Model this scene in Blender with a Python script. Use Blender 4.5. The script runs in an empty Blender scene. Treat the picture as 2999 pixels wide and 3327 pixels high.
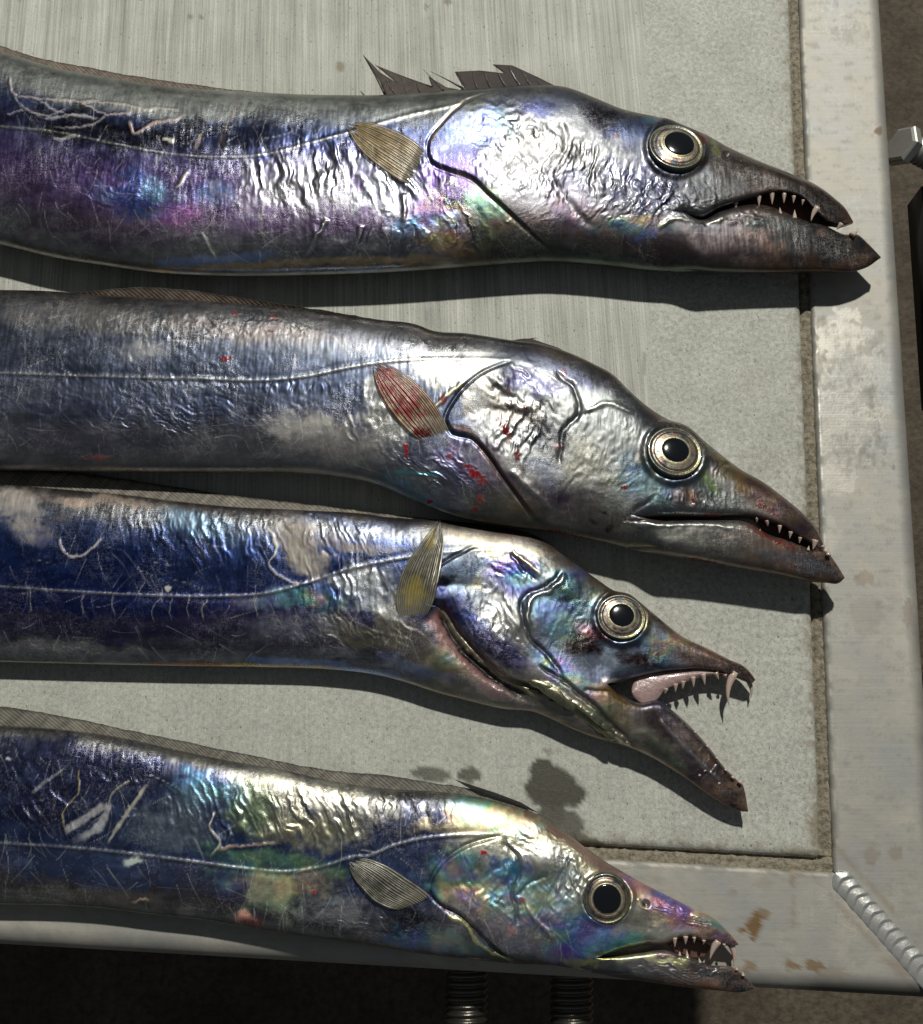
import bpy, bmesh, math, random
import numpy as np
from mathutils import Vector

# ------------------------------------------------------------------ camera, world, lamp, exposure
scene = bpy.context.scene
col = scene.collection
VF, TAU, PXM = 51.0, math.radians(16.0), 6248.0          # vertical field of view, tilt, photo pixels per metre
FPX = 3327/2/math.tan(math.radians(VF)/2)
DIST = FPX/PXM
FW = np.array([0, math.sin(TAU), -math.cos(TAU)]); UP = np.array([0, math.cos(TAU), math.sin(TAU)])
CAM = -FW*DIST
cd = bpy.data.cameras.new('camera'); cam = bpy.data.objects.new('camera', cd); col.objects.link(cam)
cam.location = CAM; cam.rotation_euler = (TAU, 0, 0)
cd.sensor_fit = 'VERTICAL'; cd.angle = math.radians(VF); cd.clip_start = 0.01; cd.clip_end = 60
scene.camera = cam
world = bpy.data.worlds.new('World'); scene.world = world; world.use_nodes = True
wb = world.node_tree.nodes['Background']
wb.inputs[0].default_value = (0.84, 0.96, 1.06, 1); wb.inputs[1].default_value = 0.066      # dim night surroundings
ld = bpy.data.lights.new('work_lamp', 'POINT'); lamp = bpy.data.objects.new('work_lamp', ld); col.objects.link(lamp)
lamp.location = (0.52, 2.60, 3.50); ld.energy = 675; ld.shadow_soft_size = 0.085; ld.color = (1.0, 0.985, 0.91)
vs = scene.view_settings
vs.view_transform = 'Standard'; vs.look = 'None'; vs.gamma = 1; vs.use_curve_mapping = False; vs.exposure = 0.0

U = 1.0/PXM                                                # metres for one photo pixel at the slab
rng = np.random.default_rng(7); random.seed(7)

def at(px, py, z=0.0):
    px = np.asarray(px, float); py = np.asarray(py, float); z = np.asarray(z, float)
    dx = (px-1499.5)/FPX; dv = (1663.5-py)/FPX
    d = np.stack([dx+0*dv, FW[1]+UP[1]*dv+0*dx, FW[2]+UP[2]*dv+0*dx], -1)
    return CAM + d*((z-CAM[2])/d[..., 2])[..., None]
def proj(P):
    q = P-CAM; dep = q@FW
    return 1499.5+FPX*q[..., 0]/dep, 1663.5-FPX*(q@UP)/dep

# ------------------------------------------------------------------ numpy helpers
def sstep(a, b, x):
    t = np.clip((x-a)/(b-a), 0, 1); return t*t*(3-2*t)
def hash2(i, j, seed):
    h = (i.astype(np.int64)*374761393 + j.astype(np.int64)*668265263 + seed*1274126177) & 0xFFFFFFFF
    h = ((h ^ (h >> 13))*1274126177) & 0xFFFFFFFF
    return ((h ^ (h >> 16)) & 0xFFFF)/65535.0
def vnoise(x, y, seed=0):
    xi = np.floor(x); yi = np.floor(y); fx = x-xi; fy = y-yi
    fx = fx*fx*fx*(fx*(fx*6-15)+10); fy = fy*fy*fy*(fy*(fy*6-15)+10)
    a = hash2(xi, yi, seed); b = hash2(xi+1, yi, seed); c = hash2(xi, yi+1, seed); d = hash2(xi+1, yi+1, seed)
    return (a*(1-fx)+b*fx)*(1-fy)+(c*(1-fx)+d*fx)*fy
def fbm(x, y, seed=0, o=4):
    s = 0; a = .5; t = 0
    for k in range(o):
        s = s+a*vnoise(x*2**k+17.3*k, y*2**k-9.1*k, seed+k*13); t += a; a *= .55
    return s/t
def ridged(x, y, seed=0, o=3):
    s = 0; a = .5; t = 0
    for k in range(o):
        s = s+a*(1-np.abs(2*vnoise(x*2**k+5.7*k, y*2**k+3.3*k, seed+k*7)-1)); t += a; a *= .5
    return s/t
def rot(x, y, deg):
    c, s = math.cos(math.radians(deg)), math.sin(math.radians(deg)); return x*c+y*s, -x*s+y*c
def polydist(x, y, pts):
    best = np.full(x.shape, 1e9); sgn = np.ones(x.shape); par = np.zeros(x.shape); L = 0
    for (x0, y0), (x1, y1) in zip(pts[:-1], pts[1:]):
        dx, dy = x1-x0, y1-y0; l2 = dx*dx+dy*dy+1e-9
        t = np.clip(((x-x0)*dx+(y-y0)*dy)/l2, 0, 1)
        d = np.hypot(x-x0-t*dx, y-y0-t*dy); m = d < best
        best = np.where(m, d, best); sgn = np.where(m, np.sign(dx*(y-y0)-dy*(x-x0)), sgn)
        par = np.where(m, L+t*math.sqrt(l2), par); L += math.sqrt(l2)
    return best, sgn, par/L
def pchip(pts):
    xs = np.array([p[0] for p in pts], float); ys = np.array([p[1] for p in pts], float)
    h = np.diff(xs); d = np.diff(ys)/h; m = np.zeros(len(xs)); m[0] = d[0]; m[-1] = d[-1]
    for i in range(1, len(xs)-1):
        m[i] = (h[i]*d[i-1]+h[i-1]*d[i])/(h[i]+h[i-1])
    def f(x):
        x = np.clip(np.asarray(x, float), xs[0], xs[-1]); i = np.clip(np.searchsorted(xs, x)-1, 0, len(h)-1)
        t = (x-xs[i])/h[i]
        return (2*t**3-3*t**2+1)*ys[i]+(t**3-2*t**2+t)*h[i]*m[i]+(-2*t**3+3*t**2)*ys[i+1]+(t**3-t**2)*h[i]*m[i+1]
    return f
def smoothpts(pts, n=40):
    a = np.array(pts, float); s = np.r_[0, np.cumsum(np.hypot(*np.diff(a, axis=0).T))]
    u = np.linspace(0, s[-1], n)
    return np.stack([pchip(list(zip(s, a[:, k])))(u) for k in range(2)], -1)
def C(r, g, b):
    return np.array([((v/255+.055)/1.055)**2.4 if v > 10 else v/255/12.92 for v in (r, g, b)])

# ------------------------------------------------------------------ object helpers
def mesh_obj(name, V, F, mat, parent=None, smooth=True, attrs=None):
    me = bpy.data.meshes.new(name)
    if isinstance(F, np.ndarray):
        n, k = F.shape
        me.vertices.add(len(V)); me.vertices.foreach_set('co', np.asarray(V, np.float32).ravel())
        me.loops.add(n*k); me.loops.foreach_set('vertex_index', F.astype(np.int32).ravel())
        me.polygons.add(n); me.polygons.foreach_set('loop_start', np.arange(0, n*k, k, dtype=np.int32))
        me.update(calc_edges=True)
    else:
        me.from_pydata([tuple(map(float, v)) for v in V], [], [tuple(map(int, f)) for f in F]); me.update()
    if smooth: me.polygons.foreach_set('use_smooth', np.ones(len(me.polygons), bool))
    for k, v in (attrs or {}).items():
        v = np.asarray(v, np.float32)
        a = me.attributes.new(k, 'FLOAT_COLOR', 'POINT')
        if v.shape[1] == 3: v = np.c_[v, np.ones(len(v), np.float32)]
        a.data.foreach_set('color', v.astype(np.float32).ravel())
    me.materials.append(mat)
    o = bpy.data.objects.new(name, me); col.objects.link(o)
    if parent: o.parent = parent
    return o
def gridfaces(nu, nv, off=0, keep=None):
    i, j = np.meshgrid(np.arange(nu-1), np.arange(nv-1), indexing='ij')
    a = i*nv+j+off
    F = np.stack([a, a+1, a+nv+1, a+nv], -1)
    return F.reshape(-1, 4) if keep is None else F[keep]
def empty(name, loc=(0, 0, 0)):
    o = bpy.data.objects.new(name, None); o.empty_display_size = .02; col.objects.link(o); o.location = loc; return o
def tag(o, label, cat, group=None):
    o['label'] = label; o['category'] = cat
    if group: o['group'] = group

# ------------------------------------------------------------------ node helpers
class NT:
    def __init__(s, name):
        s.m = bpy.data.materials.new(name); s.m.use_nodes = True; s.t = s.m.node_tree; s.n = s.t.nodes
        s.b = s.n['Principled BSDF']
    def node(s, typ, **kw):
        n = s.n.new(typ)
        for k, v in kw.items(): setattr(n, k, v)
        return n
    def link(s, a, b): s.t.links.new(a, b)
    def setin(s, node, **kw):
        for k, v in kw.items():
            k = k.replace('_', ' ')
            if hasattr(v, 'is_output') or hasattr(v, 'links'): s.link(v, node.inputs[k])
            else: node.inputs[k].default_value = v
    def noise(s, vec, scale, detail=3, rough=.55, out='Fac', dist=0):
        n = s.node('ShaderNodeTexNoise'); n.inputs['Scale'].default_value = scale; n.inputs['Detail'].default_value = detail
        n.inputs['Roughness'].default_value = rough; n.inputs['Distortion'].default_value = dist
        s.link(vec, n.inputs['Vector']); return n.outputs[out]
    def mapping(s, vec, scale=(1, 1, 1), rotz=0):
        n = s.node('ShaderNodeMapping'); n.inputs['Scale'].default_value = scale; n.inputs['Rotation'].default_value = (0, 0, rotz)
        s.link(vec, n.inputs['Vector']); return n.outputs[0]
    def coords(s): return s.node('ShaderNodeTexCoord').outputs['Object']
    def ramp(s, fac, stops):
        n = s.node('ShaderNodeValToRGB'); e = n.color_ramp.elements
        while len(e) < len(stops): e.new(.5)
        for k, (p, c) in enumerate(stops):
            e[k].position = p; e[k].color = (c, c, c, 1) if isinstance(c, (int, float)) else (*c, 1)
        s.link(fac, n.inputs[0]); return n.outputs[0]
    def math(s, op, a, b=0.0, clamp=False):
        n = s.node('ShaderNodeMath', operation=op, use_clamp=clamp)
        for k, v in enumerate((a, b)):
            if hasattr(v, 'links'): s.link(v, n.inputs[k])
            else: n.inputs[k].default_value = v
        return n.outputs[0]
    def mix(s, fac, a, b, mode='MIX'):
        n = s.node('ShaderNodeMix', data_type='RGBA', blend_type=mode)
        for k, v in ((0, fac), (6, a), (7, b)):
            if hasattr(v, 'links'): s.link(v, n.inputs[k])
            else: n.inputs[k].default_value = v if k == 0 else (*v, 1)
        return n.outputs[2]
    def attr(s, name):
        n = s.node('ShaderNodeAttribute'); n.attribute_name = name; return n
    def bump(s, h, strength, dist, normal=None):
        n = s.node('ShaderNodeBump'); n.inputs['Strength'].default_value = strength; n.inputs['Distance'].default_value = dist
        s.link(h, n.inputs['Height'])
        if normal is not None: s.link(normal, n.inputs['Normal'])
        return n.outputs[0]
def simple(name, color, rough=.5, metal=0.0, coat=0.0, bump=None, vary=0.0, sss=0.0):
    t = NT(name); b = t.b
    b.inputs['Base Color'].default_value = (*color, 1); b.inputs['Roughness'].default_value = rough; b.inputs['Metallic'].default_value = metal
    b.inputs['Coat Weight'].default_value = coat; b.inputs['Coat Roughness'].default_value = .06
    if sss:
        b.inputs['Subsurface Weight'].default_value = sss; b.inputs['Subsurface Radius'].default_value = (.002, .001, .0008)
        b.inputs['Subsurface Scale'].default_value = 1.0
    co = t.coords()
    if vary:
        n = t.noise(co, 260, 4)
        t.link(t.mix(t.math('MULTIPLY', n, vary), color, tuple(c*.35 for c in color)), b.inputs['Base Color'])
    if bump: t.link(t.bump(t.noise(co, bump[0], 4), bump[1], bump[2]), b.inputs['Normal'])
    return t.m

# ------------------------------------------------------------------ materials
def skin_material():
    t = NT('silver_skin'); b = t.b; co = t.coords()
    ti = t.attr('tint'); su = t.attr('surf')
    sep = t.node('ShaderNodeSeparateColor'); t.link(su.outputs['Color'], sep.inputs[0])
    fine = t.noise(co, 900, 3, .6); mid = t.noise(co, 230, 2, .5)
    lines = t.noise(t.mapping(co, (330, 70, 200), 0.1), 1, 1, .5)
    c = t.mix(t.math('MULTIPLY', t.ramp(mid, [(.35, 0), (.7, 1)]), .18), ti.outputs['Color'], (.9, .9, .9), 'SOFT_LIGHT')
    c = t.mix(t.ramp(fine, [(.30, .06), (.55, 0)]), c, (.02, .02, .03))
    w1 = t.noise(t.mapping(co, (300, 90, 200), .5), 1, 4, .6, dist=.8); w2 = t.noise(t.mapping(co, (110, 380, 200), -.35), 1, 4, .6, dist=.8); w3 = t.noise(co, 170, 5, .65, dist=1.5)
    def hair(n_, wd): return t.ramp(t.math('ABSOLUTE', t.math('SUBTRACT', n_, .5)), [(0, 1.0), (wd, 0.0)])
    gate = t.ramp(t.noise(co, 45, 3), [(.42, 0.0), (.62, 1.0)])
    hairs = t.math('MULTIPLY', t.math('MAXIMUM', hair(w1, .012), t.math('MAXIMUM', hair(w2, .010), hair(w3, .009))), gate)
    c = t.mix(t.math('MULTIPLY', hairs, .26), c, tuple(C(200, 198, 192)))
    dust = t.ramp(t.noise(co, 1000, 2, .5), [(.70, 0.0), (.76, 1.0)])
    c = t.mix(t.math('MULTIPLY', dust, .12), c, tuple(C(205, 203, 198)))
    t.link(c, b.inputs['Base Color'])
    t.link(t.math('SUBTRACT', sep.outputs[1], t.math('MULTIPLY', hairs, .3), True), b.inputs['Metallic'])
    r = t.math('ADD', sep.outputs[0], t.math('MULTIPLY', t.math('SUBTRACT', mid, .5), .14), True)
    t.link(r, b.inputs['Roughness'])
    b.inputs['Coat Weight'].default_value = .30; b.inputs['Coat Roughness'].default_value = .16
    n = t.bump(lines, .22, .0009); n = t.bump(mid, .05, .0007, n); n = t.bump(hairs, .14, .0004, n)
    t.link(n, b.inputs['Normal'])
    return t.m
M_SKIN = skin_material()
def fin_material(name, c1, c2, rough=.45, metal=.25, alpha=1.0):
    t = NT(name); b = t.b; ti = t.attr('tint')
    t.link(ti.outputs['Color'], b.inputs['Base Color'])
    b.inputs['Roughness'].default_value = rough; b.inputs['Metallic'].default_value = metal
    b.inputs['Coat Weight'].default_value = 0.5 if metal else 0.0; b.inputs['Coat Roughness'].default_value = .2
    b.inputs['Alpha'].default_value = alpha
    return t.m
M_FIN = fin_material('fin_membrane', None, None, .34, .25, .62)
M_DORSAL = fin_material('dorsal_membrane', None, None, .7, .0, .82)
M_TOOTH = simple('tooth_enamel', C(206, 184, 170), .2, 0, .7, None, .25, .35)
M_TOOTH2 = simple('tooth_glassy', C(190, 168, 150), .2, 0, .6)
M_IRIS = None
M_PUPIL = simple('pupil_black', (.004, .005, .007), .12, 0, 1.0)
M_MOUTH = simple('mouth_lining', C(104, 76, 66), .4, 0, .5, (300, .5, .001), .6)
M_GUM = simple('pink_gum', C(196, 166, 162), .34, 0, .6, (180, .6, .0018), .75, .3)
M_CARTI = simple('dark_skin', C(48, 38, 34), .35, .2, .5, (500, .4, .0006), .5)

def eye_material():
    t = NT('eye_silver'); b = t.b; co = t.coords(); ti = t.attr('tint'); t.link(ti.outputs['Color'], b.inputs['Base Color'])
    b.inputs['Metallic'].default_value = .72; b.inputs['Roughness'].default_value = .34; b.inputs['Coat Weight'].default_value = 1.0; b.inputs['Coat Roughness'].default_value = .06
    t.link(t.bump(t.noise(co, 900, 3), .25, .0004), b.inputs['Normal']); return t.m
M_EYE = eye_material()

# ------------------------------------------------------------------ the fish
def build_fish(fd):
    zc = fd['zc']; xc = fd['corner'][0]
    top = pchip(fd['top']); bot = pchip(fd['bot'])
    lip = pchip([fd['corner']]+fd['lip']); jtop = pchip([fd['corner']]+fd['jawtop']); jbot = bot
    xtu = fd['lip'][-1][0]; xtl = fd['jawtop'][-1][0]
    mid = pchip(fd['mid']+[fd['corner']])
    hh = pchip([(x, v*zc) for x, v in fd['thick']]); hl = pchip([(x, v*zc) for x, v in fd['jawthick']])
    xs_l = -3600*np.linspace(1, 0.1, 26)**1.2
    xs_b = np.arange(xs_l[-1]+25, xc-1, 3.1) if False else np.r_[np.arange(xs_l[-1]+12, 0, 10), np.arange(0, xc-1.5, 3.1)]
    xb = np.r_[xs_l, xs_b, xc]
    nh = int((max(xtu, xtl)-xc)/2.9); q = np.linspace(0, 1, nh+1)[1:]; q = 1-(1-q)**1.35
    XU = np.r_[xb, xc+(xtu-xc)*q]; XL = np.r_[xb, xc+(xtl-xc)*q]; head = np.r_[np.zeros(len(xb)), np.ones(nh)] > 0
    nc = len(XU)
    P = 3.4
    def cosd(n): return .5-.5*np.cos(np.pi*np.linspace(0, 1, n)); 
    def dist(n): a = np.linspace(0, 1, n); return .6*cosd(n)+.4*a
    def section(R1, R2, sign):
        a = dist(R1)[None, :]; b = dist(R2)[None, :]
        T = top(XU)[:, None]; Bt = jbot(XL)[:, None]; Tl = top(XL)[:, None]
        Mu = np.where(head, lip(XU), mid(XU))[:, None]; Ml = np.where(head, jtop(XL), mid(XL))[:, None]
        Mu = np.maximum(Mu, T+1.0); Bt = np.maximum(Bt, Ml+1.0)
        yu = T+(Mu-T)*a; yl = Ml+(Bt-Ml)*b
        Bu = bot(np.minimum(XU, xc))[:, None]; Tlx = top(np.minimum(XL, xc))[:, None]
        w = (sstep(0, fd.get('crease', 130), XU-xc)*head)[:, None]
        def prof(t): return np.sqrt(np.clip(1-np.abs(np.clip(t, -1, 1))**P, 0, 1))
        fu = prof(2*(yu-T)/(Bu-T+1e-6)-1) if True else 0
        fl = prof(2*(yl-Tlx)/(Bu-Tlx+1e-6)-1)
        # past the mouth corner each jaw becomes its own closed lens
        def jaw(t, lipside):
            t = np.clip(t*lipside, -1, 1)                      # lip at +1: blunt edge, outer rim at -1: round
            return np.where(t > 0, np.sqrt(np.clip(1-np.abs(t)**9, 0, 1)), np.sqrt(np.clip(1-np.abs(t)**2.6, 0, 1)))
        fu = np.where(head[:, None], (1-w)*fu+w*jaw(2*a-1, 1), fu); fl = np.where(head[:, None], (1-w)*fl+w*jaw(2*b-1, -1), fl)
        Hu = hh(XU)[:, None]; Hl = np.where(head, hh(xc)*(1-w[:, 0])+w[:, 0]*hl(XL), hh(XL))[:, None]
        s = 1 if sign > 0 else .98
        zu = zc+sign*Hu*fu*s; zl = zc+sign*Hl*fl*s
        x = np.concatenate([np.repeat(XU[:, None], R1, 1), np.repeat(XL[:, None], R2, 1)], 1)
        y = np.concatenate([yu, yl], 1); z = np.concatenate([zu, zl], 1); f = np.concatenate([fu, fl], 1)
        tt = np.concatenate([np.repeat(2*(yu-T)/(np.maximum(Bu, Mu)-T+1e-6)-1, 1, 1), 2*(yl-Tlx)/(Bt-Tlx+1e-6)-1], 1)
        wj = np.concatenate([w+0*yu, w+0*yl], 1) if sign > 0 else 0*z
        return x, y, np.maximum(z, 0), f, tt, wj
    R1, R2 = fd.get('rows', (115, 70)); r1, r2 = 16, 12
    xt, yt, zt, ft, tt, wt = section(R1, R2, 1); xo, yo, zo, fo, to, wo = section(r1, r2, -1)
    def faces(R1, R2, off, flip):
        nv = R1+R2
        i, j = np.meshgrid(np.arange(nc-1), np.arange(nv-1), indexing='ij'); a = i*nv+j+off
        F = np.stack([a, a+nv, a+nv+1, a+1], -1)
        keep = ~(j == R1-1)
        F = F[keep]
        return F[:, ::-1] if flip else F
    F = np.concatenate([faces(R1, R2, 0, True), faces(r1, r2, nc*(R1+R2), False)])
    X = np.r_[xt.ravel(), xo.ravel()]; Y = np.r_[yt.ravel(), yo.ravel()]; Z = np.r_[zt.ravel(), zo.ravel()]
    FT = np.r_[ft.ravel(), fo.ravel()*0]; TT = np.r_[tt.ravel(), to.ravel()]
    WJ = np.r_[wt.ravel(), wo.ravel()]
    W = at(X, Y, (zc+WJ*(Z-zc))*U); W[:, 2] = Z*U          # the jaws' upper faces carry the traced lip edges
    key = np.round(W/2e-6).astype(np.int64)
    _, idx, inv = np.unique(key, axis=0, return_index=True, return_inverse=True); inv = inv.ravel()
    W = W[idx]; FT = FT[idx]; TT = TT[idx]; X = X[idx]; F = inv[F]
    good = (F[:, 0] != F[:, 1]) & (F[:, 1] != F[:, 2]) & (F[:, 2] != F[:, 3]) & (F[:, 3] != F[:, 0]) & (F[:, 0] != F[:, 2]) & (F[:, 1] != F[:, 3])
    F = F[good]
    px, py = proj(W)
    # ---- paint and relief in the photo's plane
    top_side = FT > 0
    n = len(W); tint = np.zeros((n, 3)); rough = np.full(n, .34); metal = np.full(n, .93); disp = np.zeros(n)
    S = fd['seed']
    wx = px+26*(fbm(px/90, py/90, S)-.5)*2+7*(fbm(px/26, py/26, S+5, 2)-.5)*2
    wy = py+26*(fbm(px/90, py/90, S+31)-.5)*2+10*(fbm(px/22, py/22, S+36)-.5)*2
    tj = (TT+1)/2+.06*(fbm(px/160, py/50, S+3)-.5)*2
    st = fd['stops']
    for k in range(3): tint[:, k] = np.interp(tj, [s[0] for s in st], [s[1][k] for s in st])
    hx = fd['headx']; hm = sstep(-60, 60, wx-(hx[0]+(wy-hx[1])*hx[2]))
    for k in range(3): tint[:, k] = tint[:, k]*(1-hm)+np.interp(tj, [s[0] for s in fd['hstops']], [s[1][k] for s in fd['hstops']])*hm
    rough = .31+.06*hm; tint *= (.58+.10*hm)[:, None]
    def mixc(m, c, r=None, me=None):
        nonlocal tint, rough, metal
        tint = tint*(1-m[:, None])+np.asarray(c)[None, :]*m[:, None]
        if r is not None: rough = rough*(1-m)+r*m
        if me is not None: metal = metal*(1-m)+me*m
    crown = hm*(1-sstep(.02, .16, tj))*sstep(hx[0]+60, hx[0]+260, px); mixc(.85*crown, C(96, 80, 68), .38, .5)
    sn = sstep(fd['eye'][0]+fd['eye'][2]*.9, fd['eye'][0]+fd['eye'][2]*4.2, px+.3*(wx-px)); mixc(.78*sn, C(126, 84, 58), .36, .45)
    # long fine streaks and mottling
    mot = fbm(px/50, py/34, S+50, 3); st2 = fbm(px/90, py/7, S+51, 3); tint *= (.50+.62*mot+.38*st2)[:, None]
    rough += .22*(fbm(px/120, py/60, S+60)-.45)
    metal -= .16*sstep(.55, .8, fbm(px/75, py/40, S+70, 3))
    disp += 1.5*(fbm(px/60, py/60, S+80)-.5)+.25*(fbm(px/14, py/14, S+81)-.5)
    rag = .6*(fbm(px/46, py/40, S+40, 3)-.5)*2+.22*(fbm(px/14, py/12, S+41, 2)-.5)*2      # ragged patch edges
    grainy = .5+.9*fbm(px/60, py/22, S+42, 3)
    def sub(m_full, idx_, val): m_full[idx_] = val; return m_full
    rank = lambda o: 5 if (o[0] == 'b' and o[3] < 20) else {'b': 0, 'i': 1, 'w': 2, 'p': 3, 'd': 3, 's': 4}[o[0]]
    for op in sorted(fd['ops'], key=rank):
        k = op[0]
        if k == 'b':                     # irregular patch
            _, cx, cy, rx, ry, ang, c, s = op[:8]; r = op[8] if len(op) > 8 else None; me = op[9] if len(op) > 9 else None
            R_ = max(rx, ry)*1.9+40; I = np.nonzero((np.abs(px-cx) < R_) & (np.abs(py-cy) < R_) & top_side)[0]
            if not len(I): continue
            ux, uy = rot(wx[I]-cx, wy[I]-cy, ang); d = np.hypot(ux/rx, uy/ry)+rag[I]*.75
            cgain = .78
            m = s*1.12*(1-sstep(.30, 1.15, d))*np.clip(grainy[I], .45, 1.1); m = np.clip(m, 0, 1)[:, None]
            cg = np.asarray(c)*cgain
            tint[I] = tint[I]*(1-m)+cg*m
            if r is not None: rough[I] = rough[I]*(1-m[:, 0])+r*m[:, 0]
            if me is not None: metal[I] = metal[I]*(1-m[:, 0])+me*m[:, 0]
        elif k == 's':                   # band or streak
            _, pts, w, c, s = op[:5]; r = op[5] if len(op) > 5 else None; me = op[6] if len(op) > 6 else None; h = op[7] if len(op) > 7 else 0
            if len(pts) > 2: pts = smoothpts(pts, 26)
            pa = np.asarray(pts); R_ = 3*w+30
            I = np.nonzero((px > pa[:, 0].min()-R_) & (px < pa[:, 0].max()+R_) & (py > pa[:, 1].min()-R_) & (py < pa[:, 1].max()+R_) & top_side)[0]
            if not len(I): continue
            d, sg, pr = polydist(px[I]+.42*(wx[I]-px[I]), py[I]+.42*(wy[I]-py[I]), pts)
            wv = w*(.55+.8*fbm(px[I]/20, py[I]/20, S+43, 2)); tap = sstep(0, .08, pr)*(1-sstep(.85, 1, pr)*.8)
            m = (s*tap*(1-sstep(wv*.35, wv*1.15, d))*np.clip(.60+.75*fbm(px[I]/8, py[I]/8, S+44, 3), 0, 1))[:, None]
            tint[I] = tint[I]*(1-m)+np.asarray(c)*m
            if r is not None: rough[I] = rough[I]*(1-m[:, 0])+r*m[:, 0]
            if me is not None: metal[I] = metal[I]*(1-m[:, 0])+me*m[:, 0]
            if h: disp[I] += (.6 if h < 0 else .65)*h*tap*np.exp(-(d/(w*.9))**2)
        elif k == 'i':                   # thin-film colours running through the spectrum
            _, cx, cy, rx, ry, ang, s, ph0, rng_, sc = op
            R_ = max(rx, ry)*1.9+40; I = np.nonzero((np.abs(px-cx) < R_) & (np.abs(py-cy) < R_) & top_side)[0]
            if not len(I): continue
            ux, uy = rot(wx[I]-cx, wy[I]-cy, ang); d = np.hypot(ux/rx, uy/ry)+rag[I]*.8
            f = ph0+rng_*2.0*(fbm(px[I]/(sc*1.7), py[I]/(sc*1.3), S+int(cx) % 71, 4)-.5); f = f % 1.0
            cg = np.stack([np.interp(f, FILM_T, FILM[:, q_]) for q_ in range(3)], -1)
            m = np.clip(s*(1-sstep(.3, 1.15, d))*np.clip(.25+1.5*fbm(px[I]/30, py[I]/30, S+47, 4), 0, 1.1), 0, 1)[:, None]
            cg = cg*.64+cg.mean(1, keepdims=True)*.36; m *= fd.get('film', .7)
            tint[I] = tint[I]*(1-m)+cg*m*(.6+.7*fbm(px[I]/40, py[I]/30, S+48, 3))[:, None]
            rough[I] += .05*m[:, 0]
        elif k == 'w':                   # wrinkled patch
            _, cx, cy, rx, ry, ang, dirn, wl, amp = op
            R_ = max(rx, ry)*1.2; I = np.nonzero((np.abs(px-cx) < R_) & (np.abs(py-cy) < R_) & top_side)[0]
            if not len(I): continue
            ux, uy = rot(px[I]-cx, py[I]-cy, ang); m = 1-sstep(.25, 1.1, np.hypot(ux/rx, uy/ry)+.5*rag[I])
            u2, v2 = rot(px[I]+1.1*(wx[I]-px[I]), py[I]+1.1*(wy[I]-py[I]), dirn)
            disp[I] += .48*m*amp*(ridged(u2/(wl*5.5), v2/wl, S+int(cx) % 89, 2)**1.6-.40)*2*(.4+1.2*fbm(px[I]/60, py[I]/60, S+45, 2))
        elif k == 'p':                   # plate edge: step up on one side of the polyline, fading inwards
            _, pts, h, fade = op
            d, sg, pr = polydist(px, py, pts); sd = d*sg
            e = sstep(0, .10, pr)*(1-sstep(.85, 1, pr))
            disp += .62*h*e*sstep(-3, 6, -sd)*(1-sstep(10, fade, -sd))
            disp -= .22*h*e*(1-sstep(0, 9, np.abs(sd-5)))
        elif k == 'd':                   # dent or bulge
            _, cx, cy, rx, ry, h = op; disp += h*(1-sstep(0, 1, np.hypot((px-cx)/rx, (py-cy)/ry)))
    # lateral line: a raised beaded ridge
    d, sg, pr = polydist(px, py, smoothpts(fd['line'], 60))
    bead = (.82+.18*np.sin(px/3.2+py/9+6*vnoise(px/40, py/40, S)))*(.35+.95*fbm(px/30, py/30, S+8, 3))
    e = 1-sstep(.9, 1, pr)
    disp += 1.9*(1-sstep(0, 7, d))*bead*e-.5*(1-sstep(3, 11, np.abs(d-12)))*e
    mixc(.62*(1-sstep(.5, 6, d))*e*bead, C(205, 203, 190), .38, .8)
    # scratches: pale hair lines where the silver is rubbed
    rr = np.random.default_rng(S)
    xs0, xs1, nsc = fd['scr']
    for k in range(nsc):
        cx = rr.uniform(xs0, xs1); t0, b0 = float(top(cx)), float(bot(cx)); cy = t0+(b0-t0)*rr.uniform(.12, .92)
        a = rr.choice([rr.normal(65, 14), rr.normal(20, 40), rr.normal(95, 20)]); L = rr.uniform(25, 130); cu = rr.normal(0, .35)
        pts = []; x0, y0 = cx, cy; an = math.radians(a)
        for q_ in range(5): pts.append((x0, y0)); x0 += math.cos(an)*L/4; y0 += math.sin(an)*L/4; an += cu/3
        bx = np.nonzero((np.abs(px-cx) < L+12) & (np.abs(py-cy) < L+12) & top_side)[0]
        if not len(bx): continue
        dd, _, pp = polydist(px[bx], py[bx], pts); m = (rr.uniform(.15, .6)*(1-sstep(.4, 2.0, dd))*(1-.7*pp))[:, None]
        tint[bx] = tint[bx]*(1-m)+C(190, 188, 185)*m; rough[bx] = rough[bx]*(1-m[:, 0])+.5*m[:, 0]; metal[bx] = metal[bx]*(1-m[:, 0])+.45*m[:, 0]
    # specks of loose silver and slime
    sp = sstep(.70, .80, fbm(px/7.0+.4*py/7, py/6.0, S+90, 2))*sstep(.40, .7, fbm(px/130, py/130, S+91)); sp = sp*fd.get('speck', 1.0)*.45; mixc(.5*sp, C(190, 190, 188), .4, .5); disp += .7*sp
    for cx, cy, rx, ry, ang, h in fd.get('blood', []):
        ux, uy = rot(px-cx, py-cy, ang); dd = np.hypot(ux/rx, uy/ry)+1.1*(fbm(px/9, py/9, S+95)-.5)*2
        m = (1-sstep(.7, 1.0, dd))*h; mixc(m, C(140, 12, 10), .16, .0); disp += .8*m
    # eye socket: sink the skin
    ex, ey, er = fd['eye'][:3]; d = np.hypot(px-ex, py-ey)
    disp += 7*np.exp(-((d-er*1.10)/(er*.13))**2)*(.5+.9*fbm(px/30, py/30, S+77, 2))
    disp *= 1-(1-sstep(er*.75, er*1.0, d)); disp -= 3*(1-sstep(er*.8, er*.98, d))
    wgt = sstep(.05, .6, FT)
    W[:, 2] += disp*wgt*U
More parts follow.
